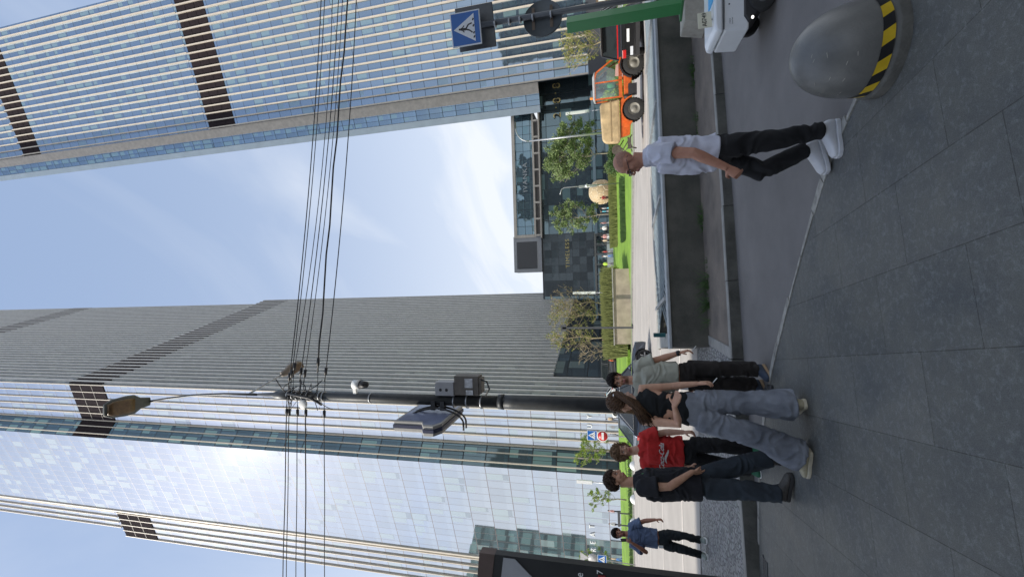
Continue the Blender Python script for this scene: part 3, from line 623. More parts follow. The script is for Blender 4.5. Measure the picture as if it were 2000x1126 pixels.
# ------------------------------------------------------------------ delivery robot
def robot():
    t=thing('delivery_robot',(3.06,5.35,0),R_(-4),'white six wheeled delivery robot with a black chassis and number plate','robot')
    # local: x along its length, y away from the viewer
    q=MB(); prof=[(-.44,.22),(.42,.22),(.42,.50),(-.40,.50),(-.44,.48)]
    q.prism([(-.43,.23),(.43,.20),(.43,.455),(-.41,.455)],(0,-.24,0),(1,0,0),(0,0,1),(0,.5,0)); q.build('body',M_wht,t,bevel=.02,bseg=3)
    q=MB(); q.prism([(-.42,.465),(.43,.465),(.43,.545),(-.33,.545),(-.40,.53)],(0,-.25,0),(1,0,0),(0,0,1),(0,.52,0)); lid=q.build('lid',M_wht,t,bevel=.022,bseg=3)
    q=MB(); q.box((-.02,-.1,.549),(.14,.2,.008)); q.box((.2,-.1,.549),(.2,.26,.006)); q.build('blue_stripe',mat('sky_blue_vinyl',(.06,.38,.72),.4,var=0),lid)
    q=MB(); q.prism([(-.37,.235),(-.20,.07),(-.1,.05),(.1,.16),(.3,.16),(.43,.1),(.43,.30),(.22,.33),(.08,.30),(0,.275),(-.3,.275)],(0,-.265,0),(1,0,0),(0,0,1),(0,.54,0)); ch=q.build('chassis',M_black,t,bevel=.012)
    q=MB(); q.ball((-.335,-.268,.205),(.016,.006,.012)); q.build('side_lamp',mat('lit_lamp',(.9,.9,.85),.3,var=0,emit=(1,.95,.85,2.5)),ch)
    for sx in (-.17,.16,.44):
        for sy in (-1,1):
            w_=MB(); w_.lathe([(.0,-.03),(.05,-.032),(.058,-.03),(.105,-.034),(.118,-.022),(.118,.022),(.105,.034),(0,.03)],(sx,sy*.255,.118),28,ax='Y'); wh=w_.build('wheel',M_rubber,t)
            w_=MB(); w_.lathe([(0,-.036),(.03,-.036),(.05,-.03)],(sx,sy*.255,.118),18,ax='Y') ; w_.build('hub',M_steel,wh)
    q=MB(); q.box((-.24,-.16,.62),(.17,.01,.13),rz=.22); pl=q.build('number_plate',mat('plate_cream',(.66,.64,.50),.5,var=.03),t)
    q=MB(); q.box((-.24,-.15,.55),(.012,.012,.10)); q.build('plate_stem',M_steel,t)
    text('plate_number','A0749',.062,(-.24+.002,-.1665,.622),(math.cos(.22),math.sin(.22),0),(0,0,1),M_black,pl,.001,sx=.92)
    q=MB(); q.lathe([(.018,0),(.021,0),(.021,.002),(.018,.002)],(.02,-.275,.36),24,ax='Y'); q.ball((.02,-.275,.36),(.007,.002,.007)); q.ball((-.18,-.275,.415),(.008,.003,.008)); q.build('lens_mark',M_black,t)
    text('side_lettering','robot\ncourier',.022,(-.34,-.275,.40),(1,0,0),(0,0,1),M_steel,t,.0006)
    q=MB(); q.box((0.3,-.2505,.462),(.5,.01,.008));q.box((-.05,-.2505,.462),(.7,.012,.012)); q.build('seam',M_steel,t)
    return t
rb=robot(); rb.location=(3.11,5.2,0); rb.scale=(1.06,1.06,1.06)
# ------------------------------------------------------------------ road sign pole near the viewer (right)
def tri_sign(parent,c,x,y,s,face=True):
    x=V(x).normalized();y=V(y).normalized();nz=x.cross(y);c=V(c)
    blue=bpy.data.materials.get('sign_blue') or mat('sign_blue',(.01,.12,.42),.4,var=.03); wh=bpy.data.materials.get('sign_white') or mat('sign_white',(.72,.75,.78),.4,var=.03); bk=M_black
    q=MB(); q.prism([(-s/2,-s/2),(s/2,-s/2),(s/2,s/2),(-s/2,s/2)],c-nz*.02,x,y,nz*.018); q.build('sign_board',wh,parent,bevel=.01)
    k=s*.46; q=MB(); q.prism([(-k,-k),(k,-k),(k,k),(-k,k)],c-nz*.003,x,y,nz*.004); fb=q.build('blue_field',blue,parent)
    q=MB(); q.prism([(-.40*s,-.30*s),(.40*s,-.30*s),(0,.40*s)],c+nz*.0012,x,y,nz*.003); q.build('triangle',wh,parent)
    q=MB(); o=c+nz*.0045
    def seg(a,b,w_): q.bar(o+x*a[0]*s+y*a[1]*s,o+x*b[0]*s+y*b[1]*s,w_*s,.002,up=nz)
    q.prism([(.03*s*math.cos(t*PI/5)+.0,.03*s*math.sin(t*PI/5)+.20*s) for t in range(10)],o,x,y,nz*.002)
    seg((.0,.17),(-.02,.0),.075); seg((-.02,.0),(.10,-.10),.045);seg((.10,-.10),(.13,-.22),.04); seg((-.02,.0),(-.06,-.12),.045); seg((-.06,-.12),(-.14,-.22),.04)
    seg((0,.14),(.09,.04),.03); seg((0,.14),(-.10,.05),.03)
    for a in (-.30,-.18,.02,.20): seg((a,-.25),(a+.06,-.285),.045)
    q.build('walking_figure',bk,parent)
SP=thing('sign_pole',(4.15,6.5,0),0,'grey steel pole with two traffic signs rising beside the green post','sign pole')
q=MB(); q.tube([(4.10,6.5,0),(4.13,6.5,1.5),(4.17,6.5,4.0)],.042,14); q.build('pole',M_steel,SP)
xv=V((.80,-.60,0)); 
cs=V((4.06,6.36,3.84)); tri_sign(SP,cs,(.97,-.22,0),(0,0,1),.49)
q=MB(); q.prism([(-.31,-.31),(.31,-.31),(.31,.31),(-.31,.31)],V((4.17,6.55,3.74)),(.95,-.32,0),(0,0,1),(.01,.025,0)); q.build('sign_back',M_steel,SP,bevel=.01)
q=MB(); q.lathe([(0,-.012),(.295,-.012),(.30,-.018),(.30,.012),(0,.012)],(4.13,6.57,2.66),48,ax='Y',M=Matrix.Rotation(.12,3,'Z')); rd=q.build('round_sign_back',mat('sign_back_grey',(.10,.115,.125),.5,metal=.3,var=.06),SP)
rb_=mat('rusty_bracket',(.16,.12,.09),.7,var=.2)
for zz_ in (2.52,2.80): q=MB(); q.box((4.13,6.54,zz_),(.34,.012,.045)); q.build('bracket_rail',rb_,SP)
for z in (2.52,2.80,3.0,3.17,3.4):
    q=MB(); q.tube([(4.11+.03*(z/4),6.5,z-.014),(4.11+.03*(z/4),6.5,z+.014)],.05,14); q.build('clamp',M_steel_l,SP)
kids(SP)
# ------------------------------------------------------------------ big lamp and wire pole
PX,PY=-2.45,9.0
BP=thing('utility_pole',(PX,PY,.12),0,'thick dark steel pole carrying lamps, wires, camera and boxes behind the group','utility pole')
PM=mat('dark_pole_paint',(.045,.048,.05),.5,metal=.2,var=.15,scale=5,bump=.15)
q=MB(); q.tube([(PX+.02,PY,.1),(PX,PY,3.9),(PX,PY,4.2)],[.165,.15,.148],24); q.tube([(PX,PY,4.2),(PX-.02,PY,7.5),(PX-.03,PY,9.6)],[.125,.105,.095],24); q.tube([(PX,PY,4.12),(PX,PY,4.24)],[.165,.155],24); q.build('pole',PM,BP)
q=MB(); q.tube([(PX-.03,PY,9.55),(PX-.03,PY,9.95),(PX-.035,PY,10.1),(PX-.04,PY,10.55)],[.12,.11,.06,.035],16); q.build('pole_head',M_steel,BP)
# tall curved lamp arm, lamp towards the viewer
a1=[(PX-.04,PY,10.4),(PX-.06,PY,11.6),(PX-.12,PY-.02,12.6),(PX-.22,PY-.05,13.4),(PX-.30,PY-.12,13.95)]
q=MB(); q.tube(a1,[.035,.034,.032,.03,.03],10); q.build('lamp_arm',M_steel,BP)
def lamp(parent,p0,dirv,side,l,w_,mb,ml):
    p0=V(p0);dv=V(dirv).normalized();sd=V(side).normalized(); up=dv.cross(sd); up=up if up.z>0 else -up
    prof=[(0,.22,.05),(.22,.30,.07),(.36,.5,.09),(.55,.52,.10),(.85,.46,.08),(1,.30,.04)]
    q=MB(); q.loft([(p0+dv*l*t+up*.02,sd*w_*k,up*h) for t,k,h in prof],n=18,pw=.75); hd=q.build('lamp_head',mb,parent)
    prof=[(.40,.40),(.55,.44),(.85,.40),(.96,.27)]
    q=MB(); vs=[];
    for t,k in prof: vs+= [p0+dv*l*t+sd*w_*k-up*.075,p0+dv*l*t-sd*w_*k-up*.075]
    q.loft([(p0+dv*l*t-up*.045,sd*w_*k*.9,up*.055) for t,k in prof],n=16,pw=.7); q.build('lamp_lens',ml,hd)
M_lens=mat('amber_lens',(.20,.12,.05),.35,var=.3,scale=16,col2=(.10,.06,.03)); M_lh=mat('lamp_housing',(.10,.105,.095),.5,var=.1)
lamp(BP,a1[-1],(.04,-1,.06),(1,.04,0),1.02,.50,M_lh,M_lens)
a2=[(PX-.03,PY,10.5),(PX+.02,PY+.3,10.95),(PX+.14,PY+.62,10.95),(PX+.36,PY+1.0,10.9)]
q=MB(); q.tube([(PX-.04,PY,10.55),(PX-.03,PY+.05,10.85),(PX+.12,PY+.45,10.75),(PX+.30,PY+.8,10.55)],.025,10); q.build('lamp_arm',M_steel_l,BP)
lamp(BP,(PX+.30,PY+.8,10.55),(.25,.8,-.25),(1,-.3,0),.62,.32,mat('lamp_housing_tan',(.30,.25,.20),.5),M_lens)
# collars
for z in (9.62,9.48,9.36,9.2,9.05,8.72,8.62,7.35,5.25,4.95,4.62):
    q=MB(); q.tube([(PX-.02,PY,z-.015),(PX-.02,PY,z+.015)],.118 if z>7 else .15,18); q.build('strap',M_steel_l,BP)
# insulator tangle
rg=random.Random(21)
q=MB()
for k in range(26):
    a=V((PX+rg.uniform(-.12,.16),PY-.12+rg.uniform(-.05,.05),rg.uniform(8.6,9.7))); b_=V((PX+rg.choice((-1,1))*rg.uniform(.12,.42),PY-.1+rg.uniform(-.1,.1),a.z+rg.uniform(-.4,.4)))
    mid=(a+b_)/2+V((rg.uniform(-.1,.1),-.06,rg.uniform(-.2,.1))); pts=[a.lerp(mid,t)*(1-t)+mid.lerp(b_,t)*t for t in [i/6 for i in range(7)]]; q.tube(pts,rg.choice((.006,.009,.012)),5)
q.tube([(PX+.05,PY-.14,9.55),(PX+.02,PY-.2,9.2),(PX-.02,PY-.2,8.9),(PX-.14,PY-.16,8.65),(PX-.2,PY-.1,8.62)],.03,8)
q.build('cable_tangle',M_black,BP)
q=MB(); q.lathe([(0,-.03),(.10,-.03),(.11,-.02),(.11,.02),(0,.03)],(PX-.20,PY-.12,9.13),22,ax='Y'); q.build('round_cap',M_whtp,BP)
# camera
q=MB(); q.bar((PX+.05,PY-.02,7.75),(PX+.24,PY-.05,7.75),.06,.08); q.bar((PX+.24,PY-.05,7.78),(PX+.28,PY-.08,7.62),.05,.05); cm=q.build('camera_bracket',M_whtp,BP)
q=MB(); q.tube([(PX+.31,PY-.1,7.74),(PX+.31,PY-.1,7.56)],[.10,.105],18); q.build('camera_housing',M_whtp,cm); q=MB(); q.tube([(PX+.31,PY-.1,7.56),(PX+.31,PY-.1,7.40)],[.098,.075],18); q.ball((PX+.31,PY-.1,7.40),(.075,.075,.05)); q.build('camera_dome',M_black,cm)
# boxes
q=MB(); q.box((PX+.28,PY-.05,5.43),(.30,.24,.44)); bx=q.build('junction_box',mat('grey_box',(.33,.33,.34),.5,var=.05),BP,bevel=.01)
for z in (5.52,5.38): q=MB(); q.ball((PX+.26,PY-.172,z),(.035,.012,.035)); q.build('cable_hole',M_black,bx)
q=MB(); q.box((PX+.36,PY-.02,4.92),(.42,.28,.56)); q.box((PX+.36,PY-.02,4.62),(.34,.24,.08)); bx=q.build('control_box',mat('brown_grey_box',(.12,.105,.09),.6,var=.15),BP,bevel=.01)
q=MB(); q.box((PX+.42,PY-.165,4.86),(.20,.012,.18)); q.box((PX+.22,PY-.17,4.84),(.10,.03,.16)); q.build('notice',mat('paper_white',(.55,.56,.58),.6,var=.3,scale=12),bx)
q=MB(); q.tube([(PX+.5,PY-.1,4.62),(PX+.46,PY-.14,4.45),(PX+.3,PY-.14,4.4),(PX+.15,PY-.12,4.5)],.018,8); q.build('cable_loop',M_black,BP)
# hanging light-box sign (five sided with a stepped edge) seen from beneath, on two curved arms
poly=[(0,.62),(0,-.02),(-.20,-.14),(-.20,-.36),(0,-.47),(1.2,-.47),(1.2,.62)]
o=V((-2.72,8.2,5.70)); xa=V((.03,1,.0)).normalized(); ya=V((0,.0,1)); na=V((-1,.03,0))
pf=mat('pale_blue_face',(.20,.23,.34),.22,var=.1,scale=2); pc=mat('case_grey',(.36,.35,.33),.5,var=.05)
def inset(p,k): return [(.58+(a-.58)*k,.07+(b_-.07)*k) for a,b_ in p]
q=MB(); q.prism(poly,o,xa,ya,na*.07); sb=q.build('sign_case',pc,BP,bevel=.008)
q=MB(); q.prism(inset(poly,1.03),o+na*.07,xa,ya,na*.07); q.build('sign_edge',mat('navy_edge',(.012,.018,.06),.4,var=0),sb)
q=MB(); q.prism(poly,o+na*.14,xa,ya,na*.07); q.build('rear_case',pc,sb,bevel=.008)
q=MB(); q.prism(inset(poly,.90),o-na*.004,xa,ya,na*.004); q.build('sign_face',pf,sb)
for yy in (-.02,.14):
    q=MB()
    arc=[(PX-.15-.28*(1-math.cos(t)),PY-.14+yy-.12*abs(math.sin(t)),5.62+.66*math.sin(t)) for t in [k*PI/2/8*.95 for k in range(-8,9)]]
    q.tube(arc,.022,8); e0=V(arc[0]);e1=V(arc[-1]); q.tube([e0,e0+V((-.16,0,0))],.022,8); q.tube([e1,e1+V((-.16,0,0))],.022,8); q.build('curved_bracket',M_black,BP)
for zz_ in (5.72,5.5): q=MB(); q.bar((PX,PY-.1,zz_),(PX-.2,PY-.1,zz_),.12,.10); q.build('bracket_clamp',M_black,BP)
kids(BP)
# wires
WR=[((-2.27,9,9.64),(2.57,9.55,9.35),(8.01,10.2,9.29),.012),((-2.2,9,9.57),(2.6,9.6,9.30),(8.0,10.25,9.22),.010),((-2.02,9,9.5),(2.55,9.55,9.02),(7.94,10.2,8.94),.009),((-2.14,9,9.31),(2.54,9.55,8.91),(7.91,10.2,8.75),.011),((-2.18,9,9.2),(2.53,9.55,8.78),(7.88,10.2,8.63),.009),((-1.9,9,8.79),(2.51,9.55,8.66),(7.85,10.2,8.46),.020),((-2.12,9,8.6),(2.49,9.55,8.31),(7.81,10.2,8.21),.012)]
wn=['thin wire running right from the pole, topmost of the seven','second wire from the top running right from the pole','third wire from the top running right from the pole','fourth wire from the top running right from the pole','fifth wire from the top running right from the pole','thick twisted cable running right from the pole','lowest wire running right from the pole']
for (a,b_,c,r),lab in zip(WR,wn):
    a=V(a);b_=V(b_);c=V(c); pts=[]
    for k in range(28):
        t=k/27*2.1; # quadratic through the three points (t=0,.49,1)
        tb_=.47; p=a*((t-tb_)*(t-1)/(tb_))+b_*(t*(t-1)/(tb_*(tb_-1)))+c*(t*(t-tb_)/(1-tb_)); pts.append(p)
    q=MB(); rg=random.Random(int(a.z*100))
    if r>.015: pts=[p+V((0,0,.02*math.sin(i*2.1))) for i,p in enumerate(pts)]
    q.tube(pts,r,6); o=q.build('overhead_wire',M_black); tag(o,lab,'wire','overhead wires right of the pole')
    q=MB(); d_=(pts[1]-pts[0]).normalized(); q.tube([pts[0]+d_*.16,pts[0]+d_*.34],.035,8); q.tube([V((PX,PY,a.z+.02)),pts[0]+d_*.16],.008,5); q.build('wire_clamp',M_black,o)
WL=[(9.70,9.96,.012),(9.63,9.86,.010),(9.39,9.58,.010),(9.15,9.31,.014),(8.63,8.76,.010)]
wl2=['topmost wire running left from the pole','second wire from the top running left from the pole','third wire from the top running left from the pole','fourth, thicker wire from the top running left from the pole','lowest wire running left from the pole']
for (z0,z1,r),lab in zip(WL,wl2):
    pts=[V((-2.7-4.3*t,9.0,z0+(z1-z0)*t*(1 if t<1 else 1)+.03*math.sin(t*9)*r*20)) for t in [k/9 for k in range(28)]]
    q=MB(); q.tube(pts,r,6); o=q.build('overhead_wire',M_black); tag(o,lab,'wire','overhead wires left of the pole')
    q=MB(); q.tube([pts[0]+V((-.12,0,0)),pts[0]+V((-.28,0,.01))],.035,8); q.tube([V((PX,PY,z0)),pts[0]+V((-.12,0,0))],.008,5); q.build('wire_clamp',M_black,o)
# ------------------------------------------------------------------ black information board, lower left
IB=thing('information_board',(-5.1,6.6,.16),0,'tall black information board with a large grey seven at its top','sign board')
IB_o=V((-4.02,6.25,.16)); xa=V((-1,.0,0)); # right edge, going left
q=MB(); q.prism([(0,0),(2.4,0),(2.4,3.75),(0,3.42),(0,3.42)][:4],IB_o,(-1,0,0),(0,0,1),(0,.12,0)); q.build('board',mat('board_black',(.022,.023,.025),.45,var=.1,scale=2),IB)
q=MB(); q.prism([(0.0,3.42),(2.4,3.75),(2.4,3.95),(0.0,3.66)],IB_o+V((0,-.01,0)),(-1,0,0),(0,0,1),(0,.16,0)); q.build('top_cap',mat('brown_cap',(.11,.075,.065),.5,var=.1),IB)
M_grey7=mat('grey_numeral',(.36,.37,.39),.5,var=.04)
q=MB(); ox=IB_o+V((0,-.014,0)); 
q.prism([(.03,3.28),(.95,3.42),(.95,3.22),(.30,3.13),(1.02,2.30),(.80,2.26),(.03,3.10)],ox,(-1,0,0),(0,0,1),(0,.008,0)); q.build('numeral_seven',M_grey7,IB)
text('board_lettering','/Entrance',.15,(-4.38,6.232,2.30),(1,0,0),(0,0,1),M_whtp,IB,.002,sx=.9)
q=MB(); q.box((-4.2,6.232,1.99),(.16,.006,.10)); q.build('red_tag',mat('dark_red_tag',(.25,.03,.03),.5),IB); q=MB(); q.box((-4.37,6.232,1.97),(.12,.006,.10)); q.build('orange_tag',mat('orange_tag',(.5,.2,.06),.5),IB)
text('board_lettering','7',.12,(-4.08,6.232,2.01),(1,0,0),(0,0,1),M_whtp,IB,.002)
for zz_,tx in ((1.55,'dant'),(1.24,'ps'),(1.0,'FF')): text('board_lettering',tx,.09,(-4.32,6.232,zz_),(1,0,0),(0,0,1),M_whtp,IB,.002)
kids(IB)
# drain grate in front of the raised setts
q=MB(); 
for k in range(60): q.box((-3.35-k*.035,5.72+.003*k*.3-.0,.03),(.014,.13,.012))
q.box((-4.4,5.65,.028),(2.15,.02,.014),rz=-.0); q.box((-4.4,5.79,.028),(2.15,.02,.014)); o=q.build('drain_grate',M_steel); tag(o,'long narrow black drain grate along the foot of the kerb','drain')
# ------------------------------------------------------------------ small far things
def street_light(x,y,z,h,arm,label,dirx=1,r=.07,m=M_steel_l):
    t=thing('street_light',(x,y,z),0,label,'street light','street lights beyond the road'); q=MB(); q.tube([(0,0,0),(0,0,h)],[r,r*.6],8); q.build('pole',m,t)
    q=MB(); pts=[(arm*dirx*(1-math.cos(a)),0,h+math.sin(a)*arm*.9) for a in [k*PI/2/6 for k in range(7)]]; q.tube(pts,r*.45,6); q.build('arm',m,t)
    e=V(pts[-1]); q=MB(); q.box(e+V((.25*dirx,0,.02)),(.7,.3,.12)); q.build('lamp_head',M_steel,t,bevel=.02); return t
street_light(15.6,45,1.0,9.4,1.6,'tall pale street light with a long arm above the tractor tank',1,.13)
t=thing('street_light',(9.2,40,.75),0,'slim grey street light with a small disc in front of the globe','street light','street lights beyond the road')
q=MB(); q.tube([(0,0,0),(0,0,5.5),(-.15,0,5.75),(-.6,0,5.9)],.045,8); q.build('pole',M_steel_l,t); q=MB(); q.lathe([(0,-.05),(.22,0),(.06,.16),(0,.16)],(0,0,3.4),16); q.build('lamp_head',M_whtp,t)
for x,y,z,h,lab in ((-.9,60,2.1,5.7,'white banner post between the bare trees and the glass pavilion'),(14.2,62,2.1,4.6,'white banner post left of the wide leafy tree'),(24.0,60,2.1,6.0,'white banner post in front of the blue tower')):
    t=thing('banner_post',(x,y,z),0,lab,'post','white banner posts'); q=MB(); q.tube([(0,0,0),(0,0,h*.45)],.06,8); q.build('pole',M_steel_l,t); q=MB(); q.box((0,0,h*.72),(.34,.2,h*.54)); q.build('banner',M_whtp,t)
t=thing('banner_post',(-20.2,45,1.0),0,'white rectangular banner lamp on a pole left of the group','post','white banner posts'); q=MB(); q.tube([(0,0,0),(0,0,3.9)],.07,8); q.build('pole',M_steel_l,t); q=MB(); q.box((-.05,0,4.6),(.34,.2,1.6)); q.build('banner',M_whtp,t)
t=thing('flat_post',(-3.68,38.6,.4),0,'tall dark flat post standing before the bare trees','post'); q=MB(); q.box((0,0,3.1),(.16,.12,6.2)); q.build('pole',M_steel,t); q=MB(); q.box((0,0,6.1),(.55,.12,.5)); q.build('lamp_head',M_steel,t)
# traffic signs across the road
t=thing('sign_post',(-10.25,30,.35),0,'post with blue crossing sign above red no entry sign','road sign'); q=MB(); q.tube([(-10.25,30.05,.35),(-10.25,30.05,4.0)],.04,8); q.build('pole',M_steel_l,t); tri_sign(t,(-10.25,29.97,3.66),(1,0,0),(0,0,1),.68)
q=MB(); q.lathe([(0,0),(.36,0),(.36,.03),(0,.03)],(-10.25,29.96,2.95),28,ax='Y'); no=q.build('no_entry_disc',mat('sign_red',(.55,.02,.02),.4,var=0),t); q=MB(); q.box((-10.25,29.94,2.95),(.50,.02,.15)); q.build('white_bar',M_whtp,no)
q=MB(); q.lathe([(.34,0),(.38,0),(.38,.035),(.34,.035)],(-10.25,29.95,2.95),28,ax='Y'); q.build('white_rim',M_whtp,no); kids(t)
t=thing('sign_post',(-25.0,40,.8),0,'post with crossing sign and grey sign backs beside the black board','road sign'); q=MB(); q.tube([(-25.15,40.05,.8),(-24.95,40.05,5.6)],.04,8); q.build('pole',M_steel_l,t); tri_sign(t,(-24.95,39.95,3.75),(1,0,0),(0,0,1),.8)
q=MB(); q.lathe([(0,0),(.42,0),(.42,.03),(0,.03)],(-24.95,39.96,4.62),24,ax='Y'); q.build('round_sign_back',mat('pale_sign_back',(.5,.5,.5),.5),t); q=MB(); q.prism([(-.45,.38),(.45,.38),(0,-.42)],(-24.95,39.95,5.35),(1,0,0),(0,0,1),(0,.03,0)); q.build('triangle_sign_back',bpy.data.materials['pale_sign_back'],t); kids(t)
# white concrete hemispheres along the far kerb
for i,(x,y,lab) in enumerate(((-18.4,41.5,'white hemisphere bollard at the far kerb, nearest the group'),(-19.8,41.2,'white hemisphere bollard at the far kerb, middle of three'),(-22.6,42.4,'white hemisphere bollard at the far kerb beside the black board'),(-16.6,41,'white hemisphere bollard at the far kerb hidden partly by the red shirt'))):
    q=MB(); q.lathe([(.42*math.cos(a),.42*math.sin(a)) for a in [k*PI/2/6 for k in range(6)]]+[(0,.42)],(0,0,0),16); o=q.build('hemisphere_bollard',M_whtp); o.location=(x,y,zr(x,y)); tag(o,lab,'bollard','white hemispheres at the far kerb')
t=thing('grey_stand',(-23.5,44.5,1.0),0,'small dark two legged stand on the left lawn','stand'); q=MB(); q.box((0,0,1.2),(1.5,.1,.25)); q.build('rail',M_steel,t)
for s_ in(-1,1): q=MB(); q.box((s_*.6,0,.55),(.1,.1,1.1)); q.build('leg',M_steel,t)
q=MB(); q.box((0,0,.11),(.07,.12,.22)); o=q.build('utility_post',mat('teal_paint',(.01,.10,.11),.5)); o.location=(-.98,8.75,.785); tag(o,'short teal post at the left end of the vent box','post')
# patterned globe on the terrace
gl=thing('patterned_globe',(16,75,TZ),0,'tan globe with a ball pattern standing on the far terrace','sculpture')
bm=bmesh.new(); bmesh.ops.create_icosphere(bm,subdivisions=1,radius=1); ico=[v.co.copy() for v in bm.verts]; bm.free()
q=MB(); q.ball((0,0,1.9),2.05,32); q.build('globe',mat('globe_tan',(.50,.38,.22),.6,var=.06,scale=2),gl)
bm=bmesh.new(); bmesh.ops.create_icosphere(bm,subdivisions=2,radius=1); bmesh.ops.dual if 0 else None
q=MB(); cents=[f.calc_center_median().normalized()*2.06 for f in bm.faces]
for e in bm.edges:
    fs=list(e.link_faces)
    if len(fs)==2:
        a=fs[0].calc_center_median().normalized()*2.06;b_=fs[1].calc_center_median().normalized()*2.06; q.tube([a+V((0,0,1.9)),b_+V((0,0,1.9))],.055,4)
bm.free(); q.build('ribs',mat('globe_cream',(.70,.60,.42),.5,var=0),gl)
# glass pavilion frame
pv=thing('glass_pavilion',(2,63,TZ),0,'low open glass pavilion of thin dark frames on the terrace','pavilion')
q=MB()
for i in range(7):
    x=-3.2+i*1.45; q.box((x,0,1.3),(.08,.08,2.6)); q.box((x,2.2,1.3),(.08,.08,2.6))
q.box((1.1,0,2.62),(9.0,.12,.14)); q.box((1.1,2.2,2.62),(9.0,.12,.14)); q.box((1.1,0,1.0),(9.0,.06,.06)); q.build('frame',M_steel,pv)
q=MB(); 
for i in range(6): q.box((-2.47+i*1.45,.02,.52),(1.3,.03,.9))
q.build('glass_panel',mat('pale_panel_glass',(.30,.36,.36),.15,var=.1,scale=3),pv)
# planter wall with reeds
PW=thing('planter_wall',(-1.9,40.4,.35),0,'long pale concrete planter wall below the reed hedge','planter')
q=MB(); q.box((-1.9,40.2,1.2),(6.8,.3,1.75)); q.box((1.35,41.4,1.2),(.3,2.2,1.75)); q.build('wall',mat('sunny_concrete',(.42,.36,.27),.85,var=.15,scale=1.2),PW); q=MB(); q.box((-1.9,40.15,2.11),(7.0,.45,.1)); q.build('coping',M_conc,PW); kids(PW)  # wall in a warmer, tanner concrete than its coping
# dark vent for planters right edge
tp=thing('terrace_planter',(24.6,38,.7),0,'brown and white terrace planter box behind the green post','planter'); q=MB(); q.box((0,0,1.6),(.8,.5,1.0)); q.box((0,0,.5),(.8,.5,.9)); q.build('box',mat('brown_box',(.20,.13,.09),.7),tp); q=MB(); q.box((0,-.26,1.6),(.5,.04,.6)); q.build('white_panel',M_whtp,tp)

rg=random.Random(77); q=MB()
for k in range(420):
    if k<260: x=rg.uniform(-3,2.2); y=3.0+rg.random()*3.6; z=.0232 if y<4.1 else .001
    else: x=rg.uniform(-1.5,5.5); y=6.3+.15*x+rg.gauss(0,.12); z=.0005
    e=5.52-.9*(x+1.4) if x<.6 else 3.9-.6*(x-.8); z=.023 if y<e-.05 else .0005
    s_=rg.uniform(.0015,.006); a=rg.uniform(0,6.28); h=s_*.5
    q.add([(x+s_*math.cos(a+t)*rg.uniform(.6,1.2),y+s_*math.sin(a+t)*rg.uniform(.6,1.2),z) for t in (0,1.6,3.1,4.6)]+[(x,y,z+h)],[(0,1,4),(1,2,4),(2,3,4),(3,0,4)])
o=q.build('grit',mat('pale_grit',(.30,.28,.25),.9,var=.3,scale=300)); tag(o,'pale grit and chips scattered on the paving','grit',None,'stuff')
# ------------------------------------------------------------------ vehicles
def arc(cx,cz,r,a0,a1,n=9): return [(cx+r*math.cos(a0+(a1-a0)*i/n),cz+r*math.sin(a0+(a1-a0)*i/n)) for i in range(n+1)]
def wheel(parent,x,y,r,w_,spokes=5,rimc=None,name='wheel'):
    s=1 if y>0 else -1
    q=MB(); q.lathe([(r*.62,-w_/2),(r*.93,-w_/2),(r,-w_*.36),(r,w_*.36),(r*.93,w_/2),(r*.62,w_/2),(r*.6,-w_/2)],(x,y,r),30,ax='Y'); wh=q.build(name,M_rubber,parent)
    q=MB(); yo=y+s*w_*.38
    q.lathe([(r*.64,-.05),(r*.66,.01),(r*.60,.02),(r*.58,-.03)],(x,yo,r),30,ax='Y'); q.lathe([(0,.0),(r*.12,.0),(r*.14,-.03)],(x,yo+s*.01,r),12,ax='Y')
    for k in range(spokes):
        a=2*PI*k/spokes
        for da in (-.1,.1): q.bar((x+r*.08*math.cos(a),yo,r+r*.08*math.sin(a)),(x+r*.6*math.cos(a+da),yo,r+r*.6*math.sin(a+da)),r*.09,.02,up=(0,1,0))
    q.build('rim',rimc or M_steel_l,wh)
    q=MB(); q.lathe([(0,0),(r*.6,0)],(x,y+s*w_*.1,r),20,ax='Y'); q.build('brake_disc',M_black,wh); return wh
